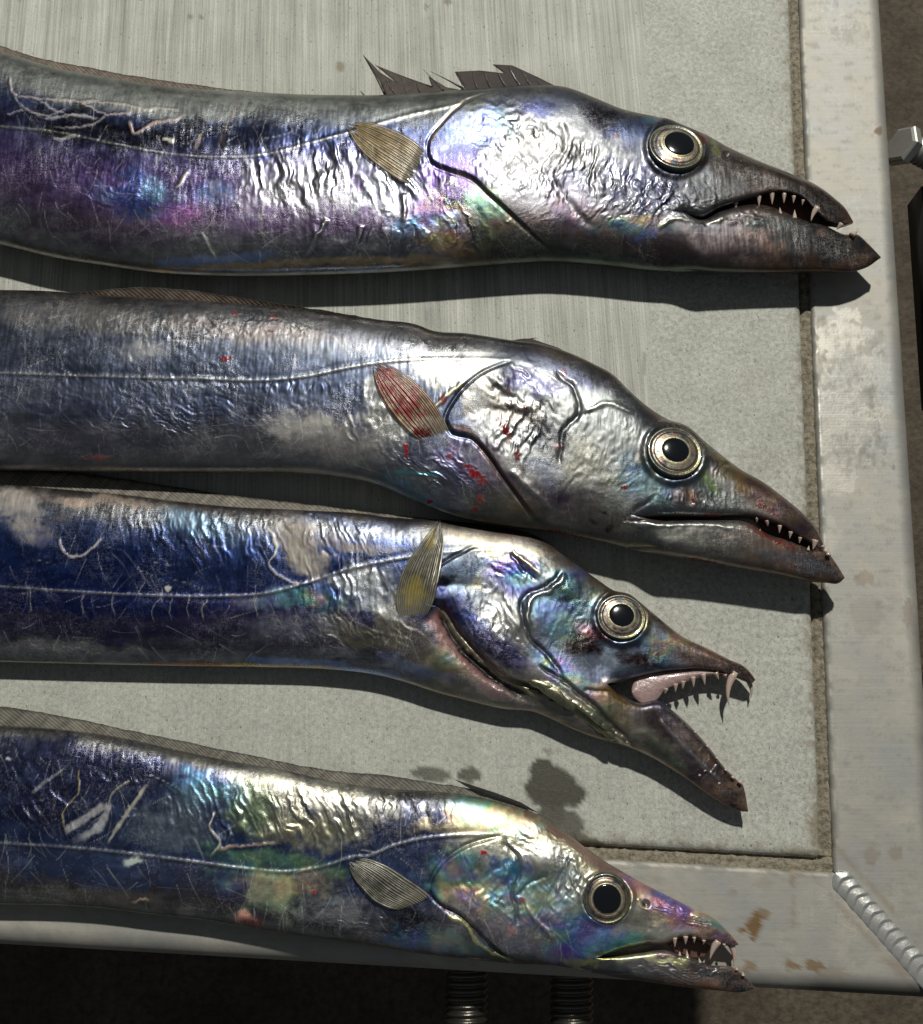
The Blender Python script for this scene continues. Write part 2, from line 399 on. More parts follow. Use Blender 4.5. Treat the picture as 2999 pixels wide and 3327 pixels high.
    tint *= (fd.get('gain', 1.0)*(1-hm*(1-fd.get('headgain', 1.0))))[:, None]
    tint = np.clip(tint, .004, .95); rough = np.clip(rough, .12, .8); metal = np.clip(metal, 0, 1)
    # underside: plain silver
    und = FT <= 0
    root = empty('hairtail_fish', tuple(at(900, (top(900)+bot(900))/2, 0.0)))
    tag(root, fd['label'], 'fish', 'hairtail fish laid side by side')
    off = np.array(root.location)
    body = mesh_obj('body', W-off, F, M_SKIN, root, True, {'tint': tint, 'surf': np.stack([rough, metal, 0*rough], -1)})
    sel = (FT > .0) & (X > -400)
    SP = np.stack([px[sel], py[sel]], -1)[::2]; SZ = W[sel, 2][::2]
    def surf_z(qx, qy):
        qx = np.asarray(qx, float).ravel(); qy = np.asarray(qy, float).ravel(); o = np.zeros(len(qx))
        for i in range(len(qx)):
            d2 = (SP[:, 0]-qx[i])**2+(SP[:, 1]-qy[i])**2; o[i] = SZ[np.argmin(d2)]
        return o
    ctx = dict(root=root, off=off, surf_z=surf_z, zc=zc, fd=fd, top=top, bot=bot)
    add_eye(ctx); add_pectoral(ctx)
    for f in fd.get('dorsal', []): add_dorsal(ctx, *f)
    for f in fd.get('torn', []): add_torn(ctx, f)
    for s in fd.get('spines', []): add_spine(ctx, s)
    for t_ in fd['teeth']: add_tooth(ctx, *t_)
    for g in fd.get('lining', []): add_sheet(ctx, 'mouth_lining', g[0], g[1], M_MOUTH)
    return ctx

def lathe(prof, n=48):
    V = []; F = []
    for r, z in prof:
        for k in range(n):
            a = 2*math.pi*k/n; V.append((r*math.cos(a), r*math.sin(a), z))
    for i in range(len(prof)-1):
        for k in range(n): F.append((i*n+k, i*n+(k+1) % n, (i+1)*n+(k+1) % n, (i+1)*n+k))
    F.append(tuple(range((len(prof)-1)*n, len(prof)*n)))
    return np.array(V), F
def add_eye(ctx):
    ex, ey, er, pr, pdx, pdy = ctx['fd']['eye']; pr *= 1.1; root = ctx['root']; S = ctx['fd']['seed']
    z = float(np.median(ctx['surf_z']([ex-er*1.05, ex+er*1.05, ex, ex-er*.8], [ey, ey, ey+er*1.05, ey+er*.7])))
    c = at(ex, ey, z); R = er*U*(np.linalg.norm(c-CAM)/DIST); k = pr/er
    def ring(name, prof, mat, parent, paint, n=96, m=26, shift=(0, 0)):
        q = pchip_param(prof, m); a_ = np.linspace(0, 2*np.pi, n, endpoint=False)
        r_, h_ = q[:, 0][:, None], q[:, 1][:, None]
        V = np.stack([(r_*np.cos(a_)+shift[0]*R_sh(r_)), (r_*np.sin(a_)+shift[1]*R_sh(r_)), h_+0*a_], -1)
        idx = np.arange(m*n).reshape(m, n); F = np.stack([idx[:-1], np.roll(idx[:-1], -1, 1), np.roll(idx[1:], -1, 1), idx[1:]], -1).reshape(-1, 4)
        col_ = paint(r_+0*a_, a_+0*r_)
        return mesh_obj(name, V.reshape(-1, 3)*R, F, mat, parent, True, {'tint': col_.reshape(-1, 3)})
    sx, sy = pdx/er, -pdy/er
    R_sh = lambda r: np.clip((.9-r)/(.9-k), 0, 1)
    def nz(r, a, f, s_): return fbm(np.cos(a)*f*r+9, np.sin(a)*f*r+9, s_, 4)
    def p_orb(r, a):
        w = nz(r, a, 4, S)[..., None]; c_ = C(66, 72, 74)*(1-w)+C(150, 148, 128)*w
        g = np.clip(np.sin(a+2.2), 0, 1)[..., None]*.45; c_ = c_*(1-g)+C(150, 142, 70)*g
        l = np.exp(-((r-.965)/.02)**2)[..., None]*.35*(.3+1.2*nz(r, a, 3, S+9)[..., None]); c_ = c_*(1-l)+C(226, 222, 190)*l; o_ = sstep(.93, 1.0, r)[..., None]; return .75*(c_*(1-o_)+C(96, 98, 100)*o_)*(.35+1.0*nz(r, a, 9, S+3)[..., None])
    def p_iris(r, a):
        w = sstep(.34, .60, nz(r, a, 2.6, S+5))[..., None]; c_ = C(58, 64, 74)*(1-w)+C(160, 152, 134)*w
        w2 = sstep(.5, .62, nz(r, a, 5.0, S+6))[..., None]*.6; c_ = c_*(1-w2)+C(170, 128, 104)*w2
        d_ = np.exp(-((r-.80)/.030)**2)[..., None]*.75; c_ = c_*(1-d_)+C(46, 52, 60)*d_
        l = np.exp(-((r-(k+.05))/.035)**2)[..., None]*.85; c_ = c_*(1-l)+C(232, 222, 178)*l
        l = np.exp(-((r-.72)/.02)**2)[..., None]*.15; c_ = c_*(1-l)+C(226, 224, 210)*l
        return c_*(.45+.6*nz(r, a, 14, S+7)[..., None])
    eye = ring('eye', [(1.06, -.20), (1.02, -.03), (.985, .012), (.945, .022), (.91, .012), (.86, .004)], M_EYE, root, p_orb)
    eye.location = Vector(c-ctx['off'])
    ring('iris', [(.89, -.02), (.86, .014), (.80, .024), (.76, .040), (.70, .052), (.6, .068), (k+.02, .084), (k-.03, .084)], M_EYE, eye, p_iris, shift=(sx, sy))
    V, F = lathe([(k+.004, .07), (k-.006, .09), (k*.9, .104), (k*.7, .124), (k*.4, .138), (k*.15, .142)])
    V = V.copy(); V[:, 0] += sx; V[:, 1] += sy; mesh_obj('pupil', V*R, F, M_PUPIL, eye)
    rv = np.random.default_rng(S+1); eye.scale = (rv.uniform(.96, 1.03), rv.uniform(.93, 1.0), 1)
    zx = ctx['surf_z']([ex-er*1.2, ex+er*1.2], [ey, ey]); zy = ctx['surf_z']([ex, ex], [ey-er*1.0, ey+er*1.2])
    gx = (zx[1]-zx[0])/(2.4*er*U); gy = (zy[0]-zy[1])/(2.2*er*U)
    eye.rotation_euler = (max(-.25, min(.25, math.atan(gy)*.5)), max(-.25, min(.25, -math.atan(gx)*.6)), 0)
def pchip_param(prof, m):
    return smoothpts(prof, m)
def add_pectoral(ctx):
    fd = ctx['fd']; ns, nt = 64, 105; nr = int(fd.get('rays', 11)*1.3)
    t = np.linspace(0, 1, nt); rr = np.random.default_rng(fd['seed']+2)
    knots = np.r_[0, np.cumsum(rr.uniform(.6, 1.4, nr))]; knots /= knots[-1]
    ph = np.interp(t, knots, np.arange(nr+1))                       # unevenly spaced rays
    up = smoothpts(fd['fin'][0], 200); lo = smoothpts(fd['fin'][1], 200)
    ext = 1-.20*rr.uniform(0, 1, nr+2)[np.clip(ph.astype(int), 0, nr)]*(1-np.abs(ph % 1-.5))-.05*rr.uniform(0, 1, nt)   # ragged tips
    ss = np.linspace(0, 1, ns)[:, None]*ext[None, :]
    def along(c): return np.stack([np.interp(ss, np.linspace(0, 1, 200), c[:, k]) for k in range(2)], -1)
    Uc, Lc = along(up), along(lo)
    G = Uc*(1-t)[None, :, None]+Lc*t[None, :, None]; T = t[None, :]*np.ones((ns, 1)); s = ss
    cgs = (slice(None, None, 3), slice(None, None, 5))
    zq = ctx['surf_z'](G[cgs][..., 0], G[cgs][..., 1]).reshape(G[cgs].shape[:2])
    kk = np.ones(7)/7
    for ax in (0, 1): zq = np.apply_along_axis(lambda a: np.convolve(np.pad(a, 3, mode='edge'), kk, 'valid'), ax, zq)
    i0 = np.linspace(0, zq.shape[0]-1, ns); j0 = np.linspace(0, zq.shape[1]-1, nt)
    zr = np.stack([np.interp(j0, np.arange(zq.shape[1]), r) for r in zq]); z = np.stack([np.interp(i0, np.arange(zq.shape[0]), c) for c in zr.T], 1)
    ray = 1-np.abs(2*(ph % 1)-1)[None, :]*np.ones((ns, 1)); ray = ray**1.5
    z = z+(3+6*np.sin(np.pi*np.clip(s, 0, 1)*.9)+fd.get('finlift', 3)*s+3.4*ray*(1-.6*s)+2*np.sin(np.pi*T)+3*(fbm(G[..., 0]/50, G[..., 1]/50, 3)-.5)-15*(1-sstep(0, .2, s)))*U
    W = at(G[..., 0], G[..., 1], z)-ctx['off']
    a, b = fd['fincol']
    m = (ray*(.45+.55*vnoise(ph[None, :]*7+s*0, s*14, fd['seed'])))[..., None]
    tint = np.asarray(b)*(1-m)+np.asarray(a)*m
    nz = fbm(G[..., 0]/26, G[..., 1]/26, fd['seed']+7)[..., None]; n2 = fbm(G[..., 0]/7, G[..., 1]/7, fd['seed']+8, 2)[..., None]
    tint = tint*(.20+1.0*nz+.6*n2)
    base = (1-sstep(.10, .34, s+.12*(fbm(G[..., 0]/14, G[..., 1]/14, 9)-.5)))[..., None]; tint = tint*(1-.7*base)+C(186, 178, 160)*.7*base
    for cx, cy, rx, ry, ang in fd.get('finblood', []):
        ux, uy = rot(G[..., 0]-cx, G[..., 1]-cy, ang); d = np.hypot(ux/rx, uy/ry)+1.8*(fbm(G[..., 0]/15, G[..., 1]/15, 4)-.5)*2
        q = (.92*(1-sstep(.6, 1.05, d)))[..., None]; tint = tint*(1-q)+C(126, 16, 10)*q
    for cx, cy, rx, ry, ang, cc in fd.get('finpatch', []):
        ux, uy = rot(G[..., 0]-cx, G[..., 1]-cy, ang); d = np.hypot(ux/rx, uy/ry)+.7*(fbm(G[..., 0]/16, G[..., 1]/16, 6)-.5)*2
        q = (.6*(1-sstep(.4, 1.1, d)))[..., None]; tint = tint*(1-q)+np.asarray(cc)*q
    o = mesh_obj('pectoral_fin', W.reshape(-1, 3), gridfaces(ns, nt), M_FIN, ctx['root'], True, {'tint': tint.reshape(-1, 3)})
    if fd.get('finlabel'): o['label'] = fd['finlabel']
    md = o.modifiers.new('thickness', 'SOLIDIFY'); md.thickness = .00015; md.offset = -1
def add_dorsal(ctx, base, tip, zb, zt, ca, cb, slant=1.0):
    fb = pchip(base); ft = pchip(tip); x0, x1 = base[0][0], base[-1][0]
    xs = np.r_[np.linspace(x0, -20, 40)[:-1], np.arange(-20, x1, 3.4)] if x0 < -100 else np.arange(x0, x1, 3.4)
    nv = 15; v = np.linspace(0, 1, nv)[None, :]
    lean = -75*slant*v*np.clip((fb(xs)-ft(xs))/60, 0, 1.4)[:, None]
    X = xs[:, None]+lean; yb = fb(xs)[:, None]; yt_ = ft(np.clip(xs, x0, x1))[:, None]
    frill = (6*(fbm(xs/30, xs*0, 3)-.5))[:, None]*v
    Y = yb+(yt_-yb)*v+frill; zc = ctx['zc']
    ph = (xs+7*(fbm(xs/35, xs*0, 21)-.5))[:, None]/17.0
    z = zc*(zb+(zt-zb)*v)+(2.2*np.abs(np.sin(ph*np.pi))-1.0)*np.sin(np.pi*np.clip(v*.9+.08, 0, 1))+6*(fbm(xs/70, xs*0, 9)-.5)[:, None]*v
    W = at(X, Y, z*U)-ctx['off']
    m = (np.abs(np.sin(ph*np.pi))**2*(.25+.75*fbm(xs/40, xs*0, 23))[:, None])[..., None]*np.ones((1, nv, 1))
    tint = np.asarray(ca)*(1-m)+np.asarray(cb)*m
    edge = sstep(.72, .98, v+.15*(fbm(xs/16, xs*0, 12)-.5)[:, None])[..., None]*.75
    tint = tint*(.35+1.2*fbm((X+.9*Y)/14, Y/60, 33)[..., None]); tint = tint*(1-edge)+C(34, 28, 25)*edge
    o = mesh_obj('dorsal_fin', W.reshape(-1, 3), gridfaces(len(xs), nv), M_DORSAL, ctx['root'], True, {'tint': tint.reshape(-1, 3)})
    md = o.modifiers.new('thickness', 'SOLIDIFY'); md.thickness = .0004
def tri_fill(pts2):
    bm = bmesh.new(); vs = [bm.verts.new((x, -y, 0)) for x, y in pts2]; es = [bm.edges.new((vs[i], vs[(i+1) % len(vs)])) for i in range(len(vs))]
    bmesh.ops.triangle_fill(bm, edges=es, use_beauty=True)
    for _ in range(3): bmesh.ops.subdivide_edges(bm, edges=bm.edges[:], cuts=1, use_grid_fill=True)
    bmesh.ops.triangulate(bm, faces=bm.faces[:])
    bm.verts.index_update(); V = np.array([(v.co.x, -v.co.y) for v in bm.verts]); F = np.array([[v.index for v in f.verts] for f in bm.faces]); bm.free()
    return V, F
def add_torn(ctx, f):
    V, F = tri_fill(f['pts']); zc = ctx['zc']
    lift = np.clip((ctx['top'](V[:, 0])-V[:, 1])/90, 0, 1.2)
    z = (zc*1.02+f.get('rise', 8)*lift+4*(fbm(V[:, 0]/60, V[:, 1]/60, 5, 2)-.5))*U
    tint = np.asarray(f['c'])*(.05+.95*fbm((V[:, 0]+1.3*V[:, 1])/9, (V[:, 0]-V[:, 1])/70, 8, 3)[:, None])
    o = mesh_obj('dorsal_fin', at(V[:, 0], V[:, 1], z)-ctx['off'], F, M_DORSAL, ctx['root'], True, {'tint': tint})
    md = o.modifiers.new('thickness', 'SOLIDIFY'); md.thickness = .0006
def tube(pts, rad, n=8):
    pts = np.asarray(pts, float); V = []; F = []
    for i, p in enumerate(pts):
        d = pts[min(i+1, len(pts)-1)]-pts[max(i-1, 0)]; d /= np.linalg.norm(d)+1e-12
        a = np.cross(d, [0.03, .1, 1.0]); a /= np.linalg.norm(a); b = np.cross(d, a)
        for k in range(n):
            t = 2*math.pi*k/n; V.append(p+rad[i]*(a*math.cos(t)+b*math.sin(t)))
    for i in range(len(pts)-1):
        for k in range(n): F.append((i*n+k, i*n+(k+1) % n, (i+1)*n+(k+1) % n, (i+1)*n+k))
    F.append(tuple(range(n))[::-1]); F.append(tuple(range((len(pts)-1)*n, len(pts)*n)))
    return np.array(V), F
def add_spine(ctx, s):
    p = smoothpts(s['pts'], 8); z = ctx['zc']*1.05+np.linspace(0, s.get('rise', 8), 8)
    V, F = tube(at(p[:, 0], p[:, 1], z*U), np.linspace(s['w'], .5, 8)*U, 6)
    mesh_obj('fin_spine', V-ctx['off'], F, M_CARTI, ctx['root'])
def add_tooth(ctx, bx, by, tx, ty, w, bend=0.0, zf=1.32, m=0):
    n = 8; s = np.linspace(0, 1, n); L = math.hypot(tx-bx, ty-by); nx, ny = -(ty-by)/L, (tx-bx)/L
    bx2, by2 = bx-(tx-bx)*.18, by-(ty-by)*.18
    X = bx2+(tx-bx2)*s+nx*bend*L*np.sin(np.pi*s); Y = by2+(ty-by2)*s+ny*bend*L*np.sin(np.pi*s)
    z = ctx['zc']*zf+np.linspace(5, 0, n)
    V, F = tube(at(X, Y, z*U), w*.52*U*np.clip(1-s**1.35, .03, 1), 8)
    mesh_obj('tooth', V-ctx['off'], F, M_TOOTH if m == 0 else M_TOOTH2, ctx['root'])
def add_sheet(ctx, name, pts, zf, mat):
    V, F = tri_fill(pts); z = (ctx['zc']*zf+4*(fbm(V[:, 0]/25, V[:, 1]/25, 5)-.5))*U
    o = mesh_obj(name, at(V[:, 0], V[:, 1], z)-ctx['off'], F, mat, ctx['root'])
    md = o.modifiers.new('thickness', 'SOLIDIFY'); md.thickness = .0015
    return o

# palette (skin tints; the mirror skin itself shows the dark surroundings)
NAVY = C(84, 100, 150); DEEP = C(52, 68, 128); SILV = C(178, 178, 176); GREY = C(160, 165, 168); PURP = C(112, 88, 150); PLUM = C(96, 72, 100)
GOLD = C(222, 186, 112); CYAN = C(110, 195, 215); GREEN = C(128, 185, 140); BLUE = C(66, 112, 215); MAG = C(165, 92, 165); BROWN = C(104, 84, 70)
DKBR = C(58, 46, 40); PINK = C(205, 160, 150); WHITE = C(212, 211, 206); TEAL = C(60, 130, 150); SMOKE = C(110, 112, 120); BLACK = C(24, 24, 30); OLIVE = C(150, 150, 96); RED = C(120, 30, 28)

def k1(*p): return [(x/1.2133, 100+y/1.2133) for x, y in p]
def k2(*p): return [(1400+x/1.138, 200+y/1.138) for x, y in p]
def k3(*p): return [(x/1.2133, 900+y/1.2133) for x, y in p]
def k4(*p): return [(1400+x/1.138, 1050+y/1.138) for x, y in p]
def k5(*p): return [(x/1.2133, 1500+y/1.2133) for x, y in p]
def k6(*p): return [(1250+x/1.3, 1650+y/1.3) for x, y in p]
def k7(*p): return [(x/1.2133, 2250+y/1.2133) for x, y in p]
def k8(*p): return [(1100+x/1.2133, 2500+y/1.2133) for x, y in p]
def teeth(k, rows): return [(*k((a, b))[0], *k((c, d))[0], w, *r) for a, b, c, d, w, *r in rows]

FILM_T = [0, .14, .28, .43, .57, .72, .86, 1]
FILM = np.array([C(214, 186, 110), C(120, 180, 120), C(70, 170, 185), C(58, 104, 205), C(96, 78, 180), C(160, 96, 165), C(196, 128, 100), C(214, 186, 110)])
FISH = []
# ---- fish 1, top: purple flank, torn dorsal fin
FISH.append(dict(seed=11, zc=92, film=.5, speck=.5, headgain=.46, gain=.88, label='topmost hairtail with purple flank and a torn spiky dorsal fin behind its head',
    top=[(-3600, 420), (-1500, 150), (-400, 120)]+k1((0, 88), (210, 150), (400, 187), (700, 232), (1000, 252), (1250, 262), (1500, 263))+k2((0, 122), (200, 108), (370, 97), (500, 105), (600, 142), (700, 183), (820, 210), (900, 228), (1000, 262), (1100, 316), (1200, 362), (1340, 418), (1420, 453), (1490, 503), (1540, 553), (1562, 592)),
    bot=[(-3600, 470), (-1500, 600), (-400, 740)]+k1((0, 842), (200, 890), (400, 922), (600, 950), (900, 965), (1200, 962), (1600, 947))+k2((0, 768), (100, 760), (300, 745), (450, 738), (560, 744), (650, 752), (800, 769), (1000, 780), (1200, 783), (1440, 778), (1570, 775), (1620, 757), (1664, 724)),
    corner=k2((870, 602))[0],
    lip=k2((930, 584), (1010, 582), (1060, 553), (1120, 531), (1200, 506), (1245, 491), (1330, 492), (1380, 512), (1420, 556), (1470, 596), (1525, 608), (1562, 594)),
    jawtop=k2((930, 585), (1010, 584), (1060, 556), (1120, 536), (1200, 527), (1260, 537), (1330, 566), (1400, 594), (1450, 604), (1530, 638), (1580, 640), (1620, 676), (1664, 723)),
    mid=[(-3600, 455), (-1500, 480), (0, 640), (1000, 760), (1700, 760)],
    thick=[(-3600, .15), (-1500, .8), (0, 1), (1300, 1), (1800, 1.0), (2150, .86), (2450, .6), (2650, .42), (2771, .16)],
    jawthick=[(2100, .85), (2450, .62), (2700, .42), (2862, .15)],
    eye=(2197, 476, 86, 43, 9, -7), headx=(1560, 560, -.2),
    stops=[(0, C(120, 122, 116)), (.10, C(168, 170, 164)), (.20, C(140, 145, 150)), (.28, NAVY*.8), (.45, C(92, 92, 140)), (.6, PURP), (.78, C(118, 96, 138)), (.9, C(150, 150, 160)), (1, SILV)],
    hstops=[(0, C(120, 120, 120)), (.12, C(140, 150, 170)), (.4, C(156, 156, 156)), (.7, C(160, 160, 170)), (.85, C(150, 130, 130)), (1, C(150, 160, 150))],
    line=[(-600, 380), (0, 410)]+k1((200, 395), (450, 445), (700, 488), (900, 497), (1050, 487), (1200, 448), (1400, 393), (1600, 335), (1820, 285))+[(1560, 318), (1650, 300)],
    scr=(0, 2150, 330), rays=12,
    fin=(k1((1700, 500), (1640, 440), (1550, 390), (1450, 360), (1365, 366)), k1((1640, 622), (1575, 590), (1500, 540), (1430, 480), (1390, 425), (1365, 366))),
    fincol=(C(208, 188, 140), C(112, 92, 58)),
    dorsal=[([(-3000, 330), (-1500, 175), (-400, 125)]+k1((0, 90), (210, 152), (400, 190), (700, 236), (1000, 254), (1200, 262)), [(-3000, 300), (-1500, 130), (-400, 85)]+k1((0, 42), (210, 110), (400, 147), (700, 200), (1000, 240), (1200, 260)), 1.0, .9, C(92, 78, 68), C(150, 132, 118))],
    torn=[dict(c=C(96, 78, 68), pts=[(1256, 316), (1236, 268), (1179, 179), (1234, 236), (1292, 272), (1222, 214), (1312, 252), (1404, 284), (1392, 250), (1450, 285), (1490, 292), (1490, 312)]),
          dict(c=C(70, 52, 48), pts=[(1480, 308), (1504, 282), (1478, 233), (1560, 229), (1640, 238), (1602, 209), (1664, 212), (1751, 252), (1834, 294), (1800, 304), (1640, 306)])],
    spines=[dict(pts=[(1253, 312), (1228, 262), (1180, 180)], w=5), dict(pts=[(1445, 300), (1410, 262), (1373, 224)], w=4), dict(pts=[(1500, 285), (1445, 255), (1398, 232)], w=4), dict(pts=[(1405, 284), (1300, 245), (1216, 210)], w=4)]+[dict(pts=[a, ((a[0]+b[0])/2-4, (a[1]+b[1])/2+3), b], w=2.6) for a, b in (((1522, 306), (1486, 238)), ((1562, 306), (1536, 231)), ((1612, 305), (1572, 231)), ((1662, 304), (1608, 211)), ((1712, 302), (1652, 214)), ((1752, 300), (1694, 227)), ((1792, 300), (1742, 250)), ((1292, 315), (1252, 246)), ((1334, 314), (1304, 253)), ((1382, 312), (1352, 270)))],
    lining=[(k2((1130, 530), (1210, 506), (1260, 492), (1340, 496), (1400, 520), (1450, 580), (1500, 606), (1440, 606), (1400, 598), (1320, 575), (1250, 556), (1180, 552)), .8)],
    teeth=teeth(k2, [(1128, 522, 1126, 550, 16), (1213, 503, 1213, 538, 17), (1261, 490, 1262, 530, 19), (1306, 494, 1305, 525, 16), (1342, 502, 1340, 525, 14), (1376, 515, 1372, 532, 11), (1425, 548, 1405, 592, 22, .08), (1292, 562, 1290, 538, 13), (1345, 577, 1345, 547, 16), (1515, 604, 1500, 622, 18), (1560, 640, 1580, 624, 22)]),
    ops=[('b', 300, 300, 520, 60, 12, C(178, 182, 176), .75, .38), ('b', 820, 330, 420, 34, 6, C(186, 190, 184), .7, .38),
         ('s', k1((40, 240), (90, 300), (180, 330), (260, 300)), 4, C(176, 168, 170), .6, .5, .2, 2), ('s', k1((420, 330), (380, 370), (300, 380), (200, 372)), 4, C(176, 168, 170), .6, .5, .2, 2), ('s', k1((560, 320), (640, 300), (700, 312)), 4, C(190, 172, 164), .6, .5, .2, 2), ('s', k1((30, 330), (100, 312), (160, 340)), 3.5, C(176, 168, 170), .6, .5, .2, 2), ('b', 330, 420, 420, 62, 8, BLACK*1.6, .75, .18), ('b', 760, 430, 330, 46, 4, C(50, 56, 84), .85, .2),
         ('b', 560, 620, 260, 80, 5, PURP, .6), ('b', 430, 640, 90, 90, 0, BLUE, .55, .2), ('b', 600, 690, 90, 60, 0, MAG, .7), ('b', 510, 610, 50, 50, 0, CYAN, .5), ('b', 700, 630, 80, 60, 0, C(120, 160, 215), .6),
         ('b', 300, 740, 330, 70, 5, PLUM, .6), ('b', 1000, 600, 330, 120, 0, C(170, 170, 176), .75), ('b', 1260, 600, 130, 140, 30, C(190, 195, 205), .7),
         ('b', 1480, 640, 110, 70, 35, C(52, 40, 78), .9, .22), ('b', 1460, 790, 160, 50, 20, GOLD, .6), ('b', 1350, 740, 90, 40, 0, C(120, 180, 230), .7), ('b', 1560, 740, 120, 50, 35, OLIVE, .6), ('b', 1580, 660, 60, 90, -40, C(160, 210, 180), .6),
         ('s', k1((560, 945), (900, 930), (1300, 905), (1600, 905), (1820, 900)), 16, C(222, 190, 140), .7), ('s', k1((600, 920), (850, 900), (1100, 870)), 22, C(150, 175, 225), .7), ('s', k1((640, 945), (1100, 945), (1600, 935)), 9, C(150, 180, 230), .6),
         ('b', 1700, 420, 210, 120, 0, C(205, 205, 200), .5, .28), ('b', 1560, 400, 130, 70, -20, C(120, 140, 205), .65), ('b', 1760, 350, 90, 40, 0, C(104, 116, 190), .7), ('b', 1960, 390, 90, 60, 10, C(48, 46, 58), .9, .3), ('b', 2060, 430, 70, 60, 0, C(80, 100, 160), .6),
         ('b', 2080, 590, 190, 140, 20, C(74, 78, 104), .95), ('b', 2420, 570, 230, 60, 25, C(72, 58, 49), 1.1, .36, .45), ('b', 2640, 650, 190, 75, 35, C(56, 44, 41), 1.2, .3, .3), ('b', 2480, 510, 220, 45, 27, C(84, 66, 54), 1.1, .36, .5),
         ('b', 2330, 610, 120, 60, 10, C(104, 106, 112), .7), ('b', 2250, 800, 430, 60, 4, C(88, 72, 76), 1.0, .34, .6), ('b', 2650, 790, 250, 80, 12, C(50, 43, 43), 1.2, .3, .3), ('b', 2500, 720, 140, 40, 5, C(110, 118, 118), .6),
         ('b', 2050, 740, 130, 34, 0, TEAL, .55), ('b', 2070, 715, 60, 18, 0, GOLD, .4), ('b', 2110, 760, 60, 24, 0, BLUE, .55), ('b', 1830, 700, 60, 110, -20, C(176, 150, 180), .4), ('b', 2000, 850, 260, 20, 4, C(170, 200, 180), .6),
         ('w', 980, 560, 260, 150, 0, 78, 26, 6.5), ('w', 1290, 560, 170, 150, 0, 60, 30, 8.5), ('w', 1250, 790, 330, 110, 0, 115, 34, 6.5), ('w', 1500, 760, 140, 120, 0, 65, 26, 7),
         ('w', 1700, 500, 220, 190, 0, 40, 22, 3.6), ('w', 1860, 560, 130, 180, 0, 110, 26, 5.5), ('w', 1620, 400, 150, 110, 0, 0, 14, 3.5), ('w', 2090, 640, 190, 120, 0, 125, 22, 3.5), ('w', 2350, 690, 260, 60, 0, 20, 18, 5), ('w', 400, 560, 400, 200, 0, 4, 12, 1.6),
         ('p', smoothpts([(1640, 300), (1520, 330), (1440, 400), (1392, 470), (1400, 525), (1455, 552), (1530, 578), (1590, 632), (1670, 705), (1755, 782), (1830, 842)], 40), 11, 190),
         ('s', [(1500, 330), (1440, 400), (1392, 475)], 7, C(170, 150, 130), .8, .4, .5),
         ('s', k2((40, 392), (110, 412), (190, 470), (290, 565), (390, 655), (455, 715)), 6, C(104, 88, 72), .7, .4, .5),
         ('s', k2((470, 200), (500, 300), (450, 420), (520, 540), (620, 620)), 14, C(190, 190, 190), .35, None, None, -5),
         ('s', k2((830, 620), (920, 580), (1030, 590), (1110, 556)), 8, C(200, 196, 170), .5, .3, .7, 4),
         ('s', k1((30, 160), (40, 240), (130, 262), (300, 280), (420, 330), (560, 320)), 4, C(196, 178, 172), .75, .5, .15, 2.5), ('s', k1((300, 280), (480, 292), (590, 318)), 4.5, C(190, 172, 164), .7, .5, .15, 2.5), ('s', k1((130, 262), (260, 330), (380, 350)), 5, C(180, 175, 180), .7, .5, .2, 2),
         ('s', k1((510, 350), (530, 400), (600, 372), (720, 338)), 6, C(196, 168, 156), .75, .45, .1, 3), ('s', k1((160, 340), (330, 338), (400, 352)), 5, C(180, 176, 180), .6, .5, .3, 2), ('s', k1((640, 430), (690, 436)), 9, C(205, 200, 185), .8, .5, .1, 3), ('s', k1((200, 430), (310, 408)), 8, C(190, 188, 180), .6, .5, .2, 2),
         ('s', k1((950, 270), (900, 380), (870, 470)), 11, C(120, 108, 104), .5), ('s', k1((690, 620), (740, 560)), 7, C(190, 190, 170), .8, .4, .4, 3), ('s', k1((790, 790), (850, 890)), 5, C(200, 215, 200), .8, .3, .6, 2), ('s', k1((800, 400), (770, 470)), 9, C(150, 130, 110), .6, .5, .2),
         ('s', k1((1300, 740), (1200, 900)), 9, SILV, .6, .3, .9, 6), ('s', k1((1420, 760), (1390, 900)), 9, SILV, .5, .3, .9, 6), ('s', k1((1590, 640), (1600, 760)), 9, SILV, .6, .28, .9, 6), ('s', k1((1640, 760), (1650, 870)), 6, C(70, 60, 50), .6, .3, .7, -4),
         ('b', 2120, 392, 40, 14, 0, C(120, 180, 220), .6), ('b', 2295, 455, 16, 26, -30, C(160, 70, 60), .8, .3, .3), ('b', 2330, 480, 18, 30, -30, C(190, 190, 120), .8), ('b', 2362, 506, 16, 14, 0, C(20, 14, 12), 1, .3, 0), ('d', 2362, 506, 18, 16, -10),
         ('b', 2105, 655, 9, 9, 0, RED, 1.2, .3, 0), ('b', 2011, 442, 14, 9, 0, RED, 1, .3, .2)]))

